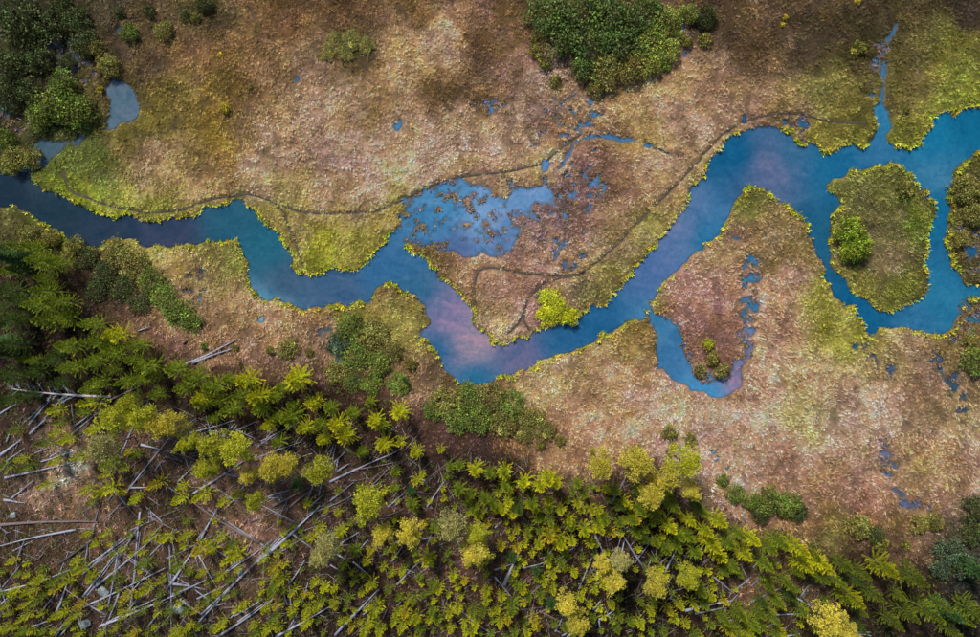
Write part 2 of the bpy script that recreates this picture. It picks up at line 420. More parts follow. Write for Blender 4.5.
def water_mat():
    m, nt, b = newmat('water')
    at = nd(nt, 'ShaderNodeAttribute', attribute_name='Col')
    dp = nd(nt, 'ShaderNodeAttribute', attribute_name='depth')
    tc = nd(nt, 'ShaderNodeTexCoord')
    mp = nd(nt, 'ShaderNodeMapping')
    mp.inputs['Scale'].default_value = (1, 1.5, 1)
    mp.inputs['Rotation'].default_value = (0, 0, 0.5)
    nt.links.new(tc.outputs['Object'], mp.inputs[0])
    n1 = nd(nt, 'ShaderNodeTexNoise', Scale=0.16, Detail=5.0, Roughness=0.62, Distortion=1.6)
    n2 = nd(nt, 'ShaderNodeTexNoise', Scale=1.3, Detail=4.0, Roughness=0.65, Distortion=0.5)
    nt.links.new(mp.outputs[0], n1.inputs['Vector'])
    nt.links.new(tc.outputs['Object'], n2.inputs['Vector'])
    f1 = ramp(nt, n1.outputs[0], [(0.36, (0.72, 0.86, 0.9)), (0.5, (1, 1, 1)), (0.66, (1.4, 1.1, 1.06))])
    c = mixc(nt, at.outputs[0], f1, 1.0, 'MULTIPLY')
    f2 = ramp(nt, n2.outputs[0], [(0.3, (0.74, 0.84, 0.88)), (0.7, (1.25, 1.14, 1.08))])
    c = mixc(nt, c, f2, 1.0, 'MULTIPLY')
    nt.links.new(c, b.inputs['Base Color'])
    b.inputs['Roughness'].default_value = 0.12
    b.inputs['IOR'].default_value = 1.33
    al = nd(nt, 'ShaderNodeMapRange')
    nt.links.new(dp.outputs['Fac'], al.inputs[0])
    al.inputs[1].default_value = 0.0
    al.inputs[2].default_value = 0.40
    al.inputs[3].default_value = 0.22
    al.inputs[4].default_value = 1.0
    nt.links.new(al.outputs[0], b.inputs['Alpha'])
    n4 = nd(nt, 'ShaderNodeTexNoise', Scale=2.2, Detail=3.0)
    nt.links.new(tc.outputs['Object'], n4.inputs['Vector'])
    bp = nd(nt, 'ShaderNodeBump', Strength=0.12, Distance=0.05)
    nt.links.new(n4.outputs[0], bp.inputs['Height'])
    nt.links.new(bp.outputs[0], b.inputs['Normal'])
    return m

def grass_mat(name):
    m, nt, b = newmat(name)
    at = nd(nt, 'ShaderNodeAttribute', attribute_name='Col')
    nt.links.new(at.outputs[0], b.inputs['Base Color'])
    b.inputs['Roughness'].default_value = 0.75
    b.inputs['Specular IOR Level'].default_value = 0.2
    return m

def foliage_mat():
    m, nt, b = newmat('foliage')
    at = nd(nt, 'ShaderNodeAttribute', attribute_name='Col')
    oi = nd(nt, 'ShaderNodeObjectInfo')
    c = mixc(nt, at.outputs[0], oi.outputs['Color'], 1.0, 'MULTIPLY')
    nt.links.new(c, b.inputs['Base Color'])
    b.inputs['Roughness'].default_value = 0.6
    b.inputs['Specular IOR Level'].default_value = 0.25
    tr = nd(nt, 'ShaderNodeBsdfTranslucent')
    nt.links.new(c, tr.inputs[0])
    mx = nd(nt, 'ShaderNodeMixShader')
    mx.inputs[0].default_value = 0.22
    nt.links.new(b.outputs[0], mx.inputs[1])
    nt.links.new(tr.outputs[0], mx.inputs[2])
    out = [n for n in nt.nodes if n.type == 'OUTPUT_MATERIAL'][0]
    nt.links.new(mx.outputs[0], out.inputs[0])
    return m

def bark_mat():
    m, nt, b = newmat('bark')
    tc = nd(nt, 'ShaderNodeTexCoord')
    oi = nd(nt, 'ShaderNodeObjectInfo')
    mp = nd(nt, 'ShaderNodeMapping')
    mp.inputs['Scale'].default_value = (1.2, 7, 7)
    nt.links.new(tc.outputs['Object'], mp.inputs[0])
    n = nd(nt, 'ShaderNodeTexNoise', Scale=1.6, Detail=5.0, Roughness=0.7)
    nt.links.new(mp.outputs[0], n.inputs['Vector'])
    f = ramp(nt, n.outputs[0], [(0.3, (0.45, 0.42, 0.42)), (0.5, (0.9, 0.9, 0.92)), (0.7, (1.4, 1.38, 1.4))])
    c = mixc(nt, oi.outputs['Color'], f, 1.0, 'MULTIPLY')
    nt.links.new(c, b.inputs['Base Color'])
    b.inputs['Roughness'].default_value = 0.8
    bp = nd(nt, 'ShaderNodeBump', Strength=0.6, Distance=0.03)
    nt.links.new(n.outputs[0], bp.inputs['Height'])
    nt.links.new(bp.outputs[0], b.inputs['Normal'])
    return m

def rock_mat():
    m, nt, b = newmat('lichen_rock')
    tc = nd(nt, 'ShaderNodeTexCoord')
    n = nd(nt, 'ShaderNodeTexNoise', Scale=1.8, Detail=6.0, Roughness=0.7)
    nt.links.new(tc.outputs['Object'], n.inputs['Vector'])
    c = ramp(nt, n.outputs[0], [(0.3, (0.06, 0.07, 0.07)), (0.5, (0.17, 0.21, 0.21)), (0.66, (0.33, 0.38, 0.37))])
    nt.links.new(c, b.inputs['Base Color'])
    b.inputs['Roughness'].default_value = 0.9
    bp = nd(nt, 'ShaderNodeBump', Strength=0.8, Distance=0.06)
    nt.links.new(n.outputs[0], bp.inputs['Height'])
    nt.links.new(bp.outputs[0], b.inputs['Normal'])
    return m

def mud_mat():
    m, nt, b = newmat('trampled_mud')
    tc = nd(nt, 'ShaderNodeTexCoord')
    n = nd(nt, 'ShaderNodeTexNoise', Scale=1.4, Detail=6.0, Roughness=0.7)
    nt.links.new(tc.outputs['Object'], n.inputs['Vector'])
    c = ramp(nt, n.outputs[0], [(0.3, (0.025, 0.02, 0.018)), (0.5, (0.045, 0.034, 0.026)), (0.68, (0.08, 0.068, 0.03))])
    nt.links.new(c, b.inputs['Base Color'])
    b.inputs['Roughness'].default_value = 0.8
    return m

M_ground, M_water, M_grass, M_fol, M_bark, M_rock, M_mud = ground_mat(), water_mat(), grass_mat('grass'), foliage_mat(), bark_mat(), rock_mat(), mud_mat()

# ------------------------------------------------------------------ ground sheet
STEP = 2
fx = np.arange(RX0, RX1 + 1, STEP).astype(float)
fy = np.arange(RY0, RY1 + 1, STEP).astype(float)
outx = np.array([40, 120, 300, 700, 1600, 4000, 10000, 22000.0])
gx = np.concatenate([RX0 - outx[::-1], fx, RX1 + outx])
gy = np.concatenate([RY0 - outx[::-1], fy, RY1 + outx])
GX, GY = np.meshgrid(gx, gy)
Zs = blur(Zr, 1, 1)
def zat(px, py):
    """height of the ground sheet (bilinear on its own grid)"""
    x = np.clip((np.asarray(px, float) - RX0) / STEP, 0, len(fx) - 1.001)
    y = np.clip((np.asarray(py, float) - RY0) / STEP, 0, len(fy) - 1.001)
    xi, yi = x.astype(int), y.astype(int)
    u, v = x - xi, y - yi
    return (Zf[yi, xi] * (1 - u) + Zf[yi, xi + 1] * u) * (1 - v) + (Zf[yi + 1, xi] * (1 - u) + Zf[yi + 1, xi + 1] * u) * v
ci = np.clip(np.arange(RX0, RX1 + 1, STEP) - RX0, 0, NX - 1)
cj = np.clip(np.arange(RY0, RY1 + 1, STEP) - RY0, 0, NY - 1)
Zf = Zs[cj][:, ci].astype(float)
ii = np.clip(np.round((GX - RX0)), 0, NX - 1).astype(int)
jj = np.clip(np.round((GY - RY0)), 0, NY - 1).astype(int)
GZ = Zs[jj, ii]
far = (GX < RX0) | (GX > RX1) | (GY < RY0) | (GY > RY1)
gcol = cov[jj, ii].copy() * 0.58
soil = np.array([0.085, 0.058, 0.042])
tmg = np.maximum(tm[jj, ii], rill[jj, ii] * 0.8)[..., None]
gcol = gcol * (1 - 0.6 * tmg) + soil * 0.6 * tmg
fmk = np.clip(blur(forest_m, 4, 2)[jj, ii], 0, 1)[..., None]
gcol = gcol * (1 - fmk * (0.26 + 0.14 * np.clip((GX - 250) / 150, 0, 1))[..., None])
silt = np.array([0.17, 0.16, 0.14])
wet = np.clip(0.5 - GZ * 9, 0, 1)[..., None] * 0.8
gcol = gcol * (1 - wet) + silt * wet
nyv, nxv = GX.shape
V = np.stack([(GX - CX) * S, (CY - GY) * S, GZ], -1).reshape(-1, 3)
idx = np.arange(nyv * nxv).reshape(nyv, nxv)
F = np.stack([idx[1:, :-1], idx[1:, 1:], idx[:-1, 1:], idx[:-1, :-1]], -1).reshape(-1, 4)
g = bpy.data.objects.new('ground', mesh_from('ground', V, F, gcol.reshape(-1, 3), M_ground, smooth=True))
g['kind'] = 'structure'
g['label'] = 'peaty marsh ground under the sedge meadow and the forest'
g['category'] = 'ground'
link(g)

# ------------------------------------------------------------------ water: river and pools, each a sheet of its own at the water table
owner = np.zeros((NY, NX), np.int16)
bodies = [('river', 'blue river winding across the marsh from right edge to left edge', 'river')]
def body(name, label, cat, poly):
    bodies.append((name, label, cat))
    owner[fill(poly) > 0] = len(bodies) - 1
body('pond', 'grey teardrop pond among bushes in the upper left', 'pond', [(85, 60), (150, 60), (150, 133), (95, 134), (85, 131)])
body('pond', 'grey backwater joining the dark river at far left', 'pond', [(-20, 85), (85, 85), (92, 133), (84, 145), (50, 172), (30, 172), (15, 168), (-20, 150)])
body('pond', 'pale blue shallow pool beside the river bend, dotted with brown plants', 'pond', [(404, 226), (404, 170), (530, 170), (540, 178), (560, 178), (562, 215), (530, 260), (470, 270), (440, 258), (424, 247), (404, 241)])
body('marsh_channel', 'thin curved blue channel above the pale blue pool', 'channel', [(530, 178), (530, 120), (700, 120), (700, 165), (610, 200), (590, 230), (563, 225), (562, 178)])
body('pond', 'horseshoe-shaped blue pool with mauve end below the river', 'pond', [(645, 312), (660, 296), (700, 318), (730, 300), (734, 225), (775, 225), (770, 410), (640, 410), (640, 318)])
body('marsh_channel', 'narrow straight blue inlet running down to the river at upper right', 'channel', [(850, 10), (920, 10), (910, 105), (894, 138), (874, 138), (860, 100)])
body('pond', 'speckled marsh pools in the straw at lower right', 'pond', [(840, 345), (1000, 345), (1000, 520), (840, 520)])
body('pond', 'small dark pools between bushes in the upper left corner', 'pond', [(30, 15), (150, 15), (150, 59), (95, 60), (84, 84), (30, 84)])
body('pond', 'blue trickles of water below the big willow grove', 'pond', [(515, 0), (715, 0), (715, 119), (529, 119)])
WS = 2
wxs = np.arange(RX0, RX1, WS); wys = np.arange(RY0, RY1, WS)
sub = Zs[::WS, ::WS]
lowz = sub < 0.05
wetm = lowz.copy()
for dy in (-1, 0, 1):
    for dx in (-1, 0, 1):
        wetm |= np.roll(np.roll(lowz, dy, 0), dx, 1)
osub = owner[::WS, ::WS]
ny2, nx2 = sub.shape
for bi, (nm, lb, cat) in enumerate(bodies):
    m = wetm & (osub == bi)
    if bi == 0:
        m &= blur((Zs < -0.02).astype(np.float32), 4, 1)[::WS, ::WS] > 0.02
    m[-1, :] = False; m[:, -1] = False
    jj_, ii_ = np.nonzero(m)
    if len(jj_) == 0:
        continue
    vid = np.full((ny2, nx2), -1, int)
    need = np.zeros((ny2, nx2), bool)
    for a in (0, 1):
        for b_ in (0, 1):
            need[jj_ + a, ii_ + b_] = True
    vy, vx = np.nonzero(need)
    vid[vy, vx] = np.arange(len(vy))
    V = np.stack([(wxs[vx] - CX) * S, (CY - wys[vy]) * S, np.zeros(len(vx))], -1)
    F = np.stack([vid[jj_ + 1, ii_], vid[jj_ + 1, ii_ + 1], vid[jj_, ii_ + 1], vid[jj_, ii_]], -1)
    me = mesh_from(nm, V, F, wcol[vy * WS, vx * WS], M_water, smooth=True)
    da = me.attributes.new('depth', 'FLOAT', 'POINT')
    da.data.foreach_set('value', np.clip(-sub[vy, vx], 0, 2).astype(np.float32))
    o = bpy.data.objects.new(nm, me)
    o['kind'] = 'structure'; o['label'] = lb; o['category'] = cat
    link(o)

# ------------------------------------------------------------------ trodden trails
trail_names = ['brown trail along the upper bank of the left river', 'brown trail curving above the pale blue pool', 'long brown trail down the meadow inside the river bend',
               'brown trail looping past the yellow bush', 'short brown trail beside the thin channel', 'faint brown trail by the meander tip']
for t, tl in zip(trails, trail_names):
    P = []
    for (x0, y0), (x1, y1) in zip(t[:-1], t[1:]):
        n = max(1, int(math.hypot(x1 - x0, y1 - y0) / 3))
        for q in range(n):
            P.append((x0 + (x1 - x0) * q / n, y0 + (y1 - y0) * q / n))
    P.append(t[-1])
    P = np.array(P)
    for _ in range(4):
        P[1:-1] = (P[:-2] + 2 * P[1:-1] + P[2:]) / 4
    P[:, 0] += (samp(vnoise(8, seed=51), P[:, 0], P[:, 1]) - .5) * 3
    T = np.gradient(P, axis=0)
    T /= np.linalg.norm(T, axis=1)[:, None] + 1e-9
    N = np.stack([-T[:, 1], T[:, 0]], -1)
    V, F = [], []
    for i in range(len(P)):
        w = 0.75 + 0.45 * rng.random()
        for s in (-1, -0.33, 0.33, 1):
            q = P[i] + N[i] * s * w
            V.append(((q[0] - CX) * S, (CY - q[1]) * S, float(zat(q[0], q[1])) + (0.06 if abs(s) < .5 else 0.02)))
        if i:
            a = 4 * i
            for c in range(3):
                F.append((a - 4 + c, a - 3 + c, a + 1 + c, a + c))
    F = np.array(F)
    V = np.array(V)
    fn = np.cross(V[F[0, 1]] - V[F[0, 0]], V[F[0, 2]] - V[F[0, 0]])
    if fn[2] < 0:
        F = F[:, ::-1]
    o = bpy.data.objects.new('path', mesh_from('path', V, F, None, M_mud, smooth=True))
    o['kind'] = 'structure'; o['label'] = tl; o['category'] = 'path'
    link(o)

# ------------------------------------------------------------------ uncountable plants: sedge, reeds, undergrowth
def tufts(px, py, z0, nb, length, width, up, cols, lean, hue=0.055, seed=0):
    """N tufts of nb bent blades; returns verts, quads, colours"""
    g = np.random.default_rng(seed)
    n = len(px)
    az = g.random((n, nb)) * 6.283
    ln = length[:, None] * (0.6 + 0.7 * g.random((n, nb)))
    e = up[:, None] * (0.6 + 0.8 * g.random((n, nb)))
    dx, dy = np.cos(az) + lean[0][:, None], np.sin(az) + lean[1][:, None]
    hx, hy = -np.sin(az), np.cos(az)
    w = width[:, None] * (0.7 + 0.6 * g.random((n, nb)))
    bx = (px[:, None] - CX) * S + g.normal(0, 0.07, (n, nb)); by = (CY - py[:, None]) * S + g.normal(0, 0.07, (n, nb))
    bz = z0[:, None] - 0.04
    V = np.zeros((n, nb, 4, 3), np.float32)
    V[..., 0, 0], V[..., 0, 1], V[..., 0, 2] = bx, by, bz
    mx_, my_, mz_ = bx + dx * ln * .45, by + dy * ln * .45, bz + e * ln
    V[..., 1, 0], V[..., 1, 1], V[..., 1, 2] = mx_ + hx * w, my_ + hy * w, mz_
    V[..., 3, 0], V[..., 3, 1], V[..., 3, 2] = mx_ - hx * w, my_ - hy * w, mz_
    V[..., 2, 0], V[..., 2, 1], V[..., 2, 2] = bx + dx * ln, by + dy * ln, bz + e * ln * (0.75 + 0.4 * g.random((n, nb)))
    base = np.arange(n * nb)[:, None] * 4 + np.arange(4)[None, :]
    lum = np.exp(g.normal(0, 0.27, (n, 1, 1))) * np.exp(g.normal(0, 0.14, (n, nb, 1)))
    hs = 1 + g.normal(0, hue, (n, 1, 3)) * np.array([1, 0.7, 1.2])
    C = np.clip(cols[:, None, :] * lum * hs, 0.004, 0.8)
    C = np.repeat(C[:, :, None, :], 4, 2)
    return V.reshape(-1, 3), base, C.reshape(-1, 3)

def scatter(step, x0=-60, x1=1040, y0=-60, y1=700, seed=0):
    g = np.random.default_rng(seed)
    X, Y = np.meshgrid(np.arange(x0, x1, step), np.arange(y0, y1, step))
    X = X + g.random(X.shape) * step * 1.4; Y = Y + g.random(Y.shape) * step * 1.4
    return X.ravel(), Y.ravel()

def stuff(name, label, cat, parts):
    off, VV, FF, CC = 0, [], [], []
    for V, F, C in parts:
        VV.append(V); FF.append(F + off); CC.append(C); off += len(V)
    o = bpy.data.objects.new(name, mesh_from(name, np.concatenate(VV), np.concatenate(FF), np.concatenate(CC), M_grass))
    o['kind'] = 'stuff'; o['label'] = label; o['category'] = cat
    return link(o)

dirn = vnoise(40, seed=61) * 9.0
Bw = blur(river_w, 4, 2)
Bp = blur(pond_w, 3, 2)

# meadow of dry sedge
X, Y = scatter(2.25, seed=71)
z = zat(X, Y)
wv = samp(B1, X, Y)
ok = (z > 0.02) & (wv < 0.45) & (samp(forest_m, X, Y) < 0.5) & (samp(trail_d, X, Y) > 1.3)
# thin the cover in patches so that dark hollows show
ok &= (samp(rill, X, Y) < 0.35)
ok &= rng.random(len(X)) < np.clip(0.80 + 2.6 * (samp(fbm(6, 2, 77), X, Y) - 0.5), 0.12, 1)
X, Y, z = X[ok], Y[ok], z[ok]
n = len(X)
c = samp(cov, X, Y).astype(float) * 1.72
gr = rng.random(n)
greenish = (samp(vnoise(26, seed=78), X, Y) > 0.56)
c = np.where(((gr < 0.16) & greenish)[:, None], c * np.array([0.62, 0.86, 0.5]), c)
c = np.where(((gr > 0.93))[:, None], c * np.array([1.0, 0.92, 0.5]), c)
dr = samp(dirn, X, Y)
stuff('dry_sedge', 'dry straw and pinkish sedge covering the open marsh meadow', 'sedge',
      [tufts(X, Y, z, 8, 0.20 + 0.26 * rng.random(n), 0.020 + 0.012 * rng.random(n), 0.55 + 0.8 * rng.random(n), c, (np.cos(dr) * 0.5, np.sin(dr) * 0.5), seed=1)])

# yellow-green fringe along the river
X, Y = scatter(2.1, seed=72)
z = zat(X, Y)
bw = samp(Bw, X, Y)
pr = np.clip((bw - 0.20) * 6.0, 0, 1) * np.clip(3.4 * samp(fbm(26, 2, 79), X, Y) - 0.85, 0.12, 1) * np.clip(4 * samp(vnoise(5, seed=80), X, Y) - 0.6, 0.25, 1)
pr = np.where(samp(B1, X, Y) > 0.80, 0, pr)
ok = (z > -0.16) & (rng.random(len(X)) < pr) & (X > 8)
X, Y, z = X[ok], Y[ok], np.maximum(z[ok], -0.06)
n = len(X)
shade = np.clip((X - 0) / 260, 0, 1)
pal = np.array([alb((176, 186, 34)), alb((150, 170, 36)), alb((190, 184, 72)), alb((190, 164, 34)), alb((140, 144, 44))])
c = pal[rng.integers(0, 5, n)] * 1.1
stuff('bank_reeds', 'yellow-green reed fringe along the river banks', 'reeds',
      [tufts(X, Y, z, 8, 0.30 + 0.28 * rng.random(n), 0.05 + 0.02 * rng.random(n), 0.7 + 0.5 * rng.random(n), c, (np.zeros(n), np.zeros(n)), seed=2)])

# brown and mauve water plants in the shallow pools
X, Y = scatter(2.2, seed=73)
z = zat(X, Y)
pz = np.zeros((NY, NX), np.float32)
for poly, t in marsh:
    pz = np.maximum(pz, warp(fill(poly), 1.2))
ok = (samp(pz, X, Y) > 0.5) & (z > -0.40) & (z < 0.12) & (rng.random(len(X)) < np.clip(0.75 + z * 2.2, 0.10, 0.8) * np.clip(3.5 * samp(fbm(9, 2, 88), X, Y) - 0.9, 0.1, 1))
X, Y, z = X[ok], Y[ok], np.maximum(z[ok], -0.03)
n = len(X)
pal = np.array([alb((136, 104, 92)), alb((120, 96, 84)), alb((140, 116, 60)), alb((110, 104, 52)), alb((138, 112, 120))])
c = pal[rng.integers(0, 5, n)]
stuff('marsh_plants', 'brown and mauve bog plants standing in the shallow pools', 'plants',
      [tufts(X, Y, z, 6, 0.28 + 0.2 * rng.random(n), 0.05 + 0.03 * rng.random(n), 0.5 + 0.4 * rng.random(n), c, (np.zeros(n), np.zeros(n)), seed=3)])

# forest undergrowth: heather, twigs, dead grass
X, Y = scatter(3.6, seed=74)
z = zat(X, Y)
ok = (samp(forest_m, X, Y) > 0.5) & (z > 0.02) & (rng.random(len(X)) < 0.75)
X, Y, z = X[ok], Y[ok], z[ok]
n = len(X)
c = samp(cov, X, Y).astype(float) * 0.95
gr = rng.random(n)
c = np.where((gr < 0.42)[:, None], np.array(alb((84, 90, 40))) * 0.75, c * 0.85)
c = np.where((gr > 0.93)[:, None], c * 1.9, c)
stuff('forest_undergrowth', 'brown heather, dead grass and twigs on the forest floor', 'undergrowth',
      [tufts(X, Y, z, 6, 0.35 + 0.35 * rng.random(n), 0.04 + 0.03 * rng.random(n), 0.35 + 0.4 * rng.random(n), c, (np.zeros(n), np.zeros(n)), seed=4)])

# dead twigs and broken sticks between the logs
nt_ = 6000
X, Y = rng.uniform(-20, 830, nt_), rng.uniform(425, 660, nt_)
ok = (samp(forest_m, X, Y) > 0.5) & (rng.random(nt_) < np.clip(1.25 - X / 900, 0.2, 1))
X, Y = X[ok], Y[ok]
n = len(X)
az = np.where(rng.random(n) < 0.6, rng.normal(0.75, 0.45, n), rng.random(n) * 6.28)
ln = 0.5 + 3.2 * rng.random(n) ** 2.5
d = np.stack([np.cos(az), np.sin(az), np.zeros(n)], -1)
sd_ = np.stack([-np.sin(az), np.cos(az), np.zeros(n)], -1)
P0 = np.stack([(X - CX) * S, (CY - Y) * S, zat(X, Y) + 0.05], -1)
P1 = P0 + d * ln[:, None]
P1[:, 2] = zat(X + np.cos(az) * ln / S, Y - np.sin(az) * ln / S) + 0.05 + 0.15 * rng.random(n)
hw = (0.022 + 0.035 * rng.random(n))[:, None]
upz = np.array([0, 0, 1.0])
ring0 = [P0 + sd_ * hw, P0 + upz * hw * 1.2, P0 - sd_ * hw]
ring1 = [P1 + sd_ * hw * .5, P1 + upz * hw * .6, P1 - sd_ * hw * .5]
V = np.stack(ring0 + ring1, 1).reshape(-1, 3)
b0 = np.arange(n)[:, None] * 6
F = np.concatenate([b0 + np.array([[0, 3, 4, 1]]), b0 + np.array([[1, 4, 5, 2]])], 0)
tw = np.array([alb((140, 138, 146)), alb((112, 98, 92)), alb((92, 76, 70)), alb((158, 150, 150))])[rng.integers(0, 4, n)]
stuff('twig_litter', 'grey dead twigs and broken sticks scattered between the fallen logs', 'twigs', [(V.astype(np.float32), F, np.repeat(tw, 6, 0))])

# ------------------------------------------------------------------ tree building
class Cards:
    def __init__(s): s.v, s.c = [], []
    def add(s, p, d, side, L, W, col):
        """kite from p along d (unit arrays), half width W"""
        p, d, side = np.atleast_2d(p), np.atleast_2d(d), np.atleast_2d(side)
        L, W = np.broadcast_to(np.asarray(L, float), (len(p),))[:, None], np.broadcast_to(np.asarray(W, float), (len(p),))[:, None]
        q = np.stack([p, p + d * L * .45 + side * W, p + d * L, p + d * L * .45 - side * W], 1)
        s.v.append(q.reshape(-1, 3))
        s.c.append(np.repeat(np.broadcast_to(col, (len(p), 3)), 4, 0))
    def mesh(s, name, mat):
        v = np.concatenate(s.v); c = np.concatenate(s.c)
        return mesh_from(name, v, np.arange(len(v)).reshape(-1, 4), c, mat)

def unit(a):
    return a / (np.linalg.norm(a, axis=-1, keepdims=True) + 1e-9)

class Tubes:
    def __init__(s): s.v, s.f = [], []; s.n = 0
    def add(s, P, R, k=6):
        P = np.asarray(P, float); R = np.asarray(R, float)
        T = unit(np.gradient(P, axis=0))
        ref = np.array([0, 0, 1.0]) if abs(T[0, 2]) < 0.8 else np.array([1.0, 0, 0])
        A = unit(np.cross(T, ref)); B = np.cross(T, A)
        ang = np.arange(k) * 6.28318 / k
        ring = P[:, None] + R[:, None, None] * (A[:, None] * np.cos(ang)[None, :, None] + B[:, None] * np.sin(ang)[None, :, None])
        s.v.append(ring.reshape(-1, 3))
        m = len(P)
        for i in range(m - 1):
            for j in range(k):
                a = s.n + i * k + j; b = s.n + i * k + (j + 1) % k
                s.f.append((a, b, b + k, a + k))
        # caps as quads (fan over pairs)
        for i, rev in ((0, True), (m - 1, False)):
            r = [s.n + i * k + j for j in range(k)]
            if rev: r = r[::-1]
            for j in range(1, k - 2, 2):
                s.f.append((r[0], r[j], r[j + 1], r[(j + 2) % k]))
        s.n += m * k
    def mesh(s, name, mat):
        return mesh_from(name, np.concatenate(s.v), np.array(s.f), None, mat, smooth=True)

def conifer(h, r, whorls, nb, seed, clear=0.08, blade=0.34, nodes=7, elev=(10, 38), power=0.75, old=(0.62, 0.78, 0.62), young=(1.25, 1.16, 0.95), per=3, fan=0.8):
    g = np.random.default_rng(seed)
    cd, tb = Cards(), Tubes()
    lean = g.normal(0, 0.02 * h, 2)
    ts = np.linspace(0, 1, 7)
    axis = np.stack([lean[0] * ts ** 2, lean[1] * ts ** 2, ts * h * 0.98], -1)
    axis[0, 2] = -0.15
    tb.add(axis, (0.016 * h + 0.02) * (1 - ts * 0.93), 6)
    old, young = np.array(old), np.array(young)
    for wi_ in range(whorls):
        t = clear + (1 - clear) * (wi_ + 0.3 * g.random()) / whorls
        t = min(t, 0.985)
        c0 = np.array([lean[0] * t * t, lean[1] * t * t, t * h])
        Lw = r * (1 - t) ** power * (0.85 + 0.25 * g.random()) + 0.07 * r
        a0 = g.random() * 6.28
        for b_ in range(nb):
            az = a0 + 6.283 * b_ / nb + g.normal(0, 0.16)
            el = math.radians(elev[0] + (elev[1] - elev[0]) * t + g.normal(0, 5))
            L = Lw * (0.68 + 0.5 * g.random())
            d = np.array([math.cos(az) * math.cos(el), math.sin(az) * math.cos(el), math.sin(el)])
            bt = np.array([1, 1, 1]) * g.uniform(0.7, 1.3) * np.array([1 + g.normal(0, .07), 1, 1])
            s_ = np.linspace(0.22, 1.0, nodes)
            P = c0 + d * (s_ * L)[:, None]
            P[:, 2] += 0.10 * L * s_ ** 2
            hz = unit(np.cross(d, [0, 0, 1.0])); upv = np.cross(hz, d)
            for q in range(per):
                sp = (-1, 1, 0)[q % 3] * (fan + 0.35 * g.random(nodes)) + g.normal(0, 0.15, nodes)
                up_ = g.normal(0.22, 0.28, nodes)
                dd = unit(d + hz * sp[:, None] + upv * up_[:, None])
                side = unit(np.cross(dd, upv + 0.5 * g.normal(0, 1, (nodes, 3))))
                mixv = (s_[:, None] ** 1.6) * (0.8 + 0.4 * g.random((nodes, 1)))
                col = old * (1 - mixv) + young * mixv
                col = col * bt
                cd.add(P, dd, side, blade * (0.75 + 0.5 * g.random(nodes)) * (1.1 - 0.35 * s_), blade * 0.14, col)
    # leader
    tip = np.array([lean[0], lean[1], h * 0.97])
    for q in range(8):
        d = unit(np.array([g.normal(0, .5), g.normal(0, .5), 1.0]))
        cd.add(tip - [0, 0, 0.1], d, unit(np.cross(d, g.normal(0, 1, 3))), blade, blade * .17, young)
    return tb.mesh('trunk', M_bark), cd.mesh('crown', M_fol)

def old_pine(h, r, seed):
    g = np.random.default_rng(seed)
    cd, tb = Cards(), Tubes()
    ts = np.linspace(0, 1, 9)
    bend = g.normal(0, 0.35, (2,))
    axis = np.stack([bend[0] * ts ** 2 + 0.12 * np.sin(ts * 5), bend[1] * ts ** 2, ts * h * 0.95], -1)
    axis[0, 2] = -0.2
    tb.add(axis, 0.20 * (1 - ts * 0.8) * (h / 14), 7)
    def ax(t):
        return np.array([np.interp(t, ts, axis[:, q]) for q in range(3)])
    for b_ in range(26):
        t = 0.50 + 0.48 * (b_ + g.random()) / 26
        az = b_ * 2.4 + g.normal(0, 0.4)
        prof = math.sin(min(1, (1.04 - t) / 0.54) ** 0.8 * 1.75)
        L = r * max(0.22, prof) * (0.65 + 0.45 * g.random())
        p0 = ax(t)
        d = np.array([math.cos(az), math.sin(az), 0.25 + 0.5 * g.random()])
        pts = p0 + d * (np.linspace(0, 1, 4) * L)[:, None]
        pts[:, 2] += np.array([0, .02, .08, .2]) * L
        tb.add(pts, np.array([0.05, .04, .03, .012]) * (h / 14), 4)
        for q in range(4):
            s_ = 0.45 + 0.6 * g.random()
            c = p0 + d * s_ * L + g.normal(0, 0.20 * r * 0.6, 3) * np.array([1, 1, .5])
            tint = np.array([1, 1, 1]) * (0.72 + 0.5 * g.random())
            if g.random() < 0.25:
                tint = tint * np.array([0.8, 0.86, 1.25])
            m = 38
            dd = unit(g.normal(0, 1, (m, 3)) + np.array([0, 0, 0.8]))
            rr = 0.22 * r * (0.7 + 0.5 * g.random())
            pos = c + dd * rr * g.random((m, 1)) ** 0.5 * np.array([1, 1, .6])
            side = unit(np.cross(dd, g.normal(0, 1, (m, 3))))
            cd.add(pos, dd, side, 0.34 * (0.7 + 0.6 * g.random(m)), 0.09, tint * (0.85 + 0.3 * g.random((m, 1))))
    return tb.mesh('trunk', M_bark), cd.mesh('crown', M_fol)

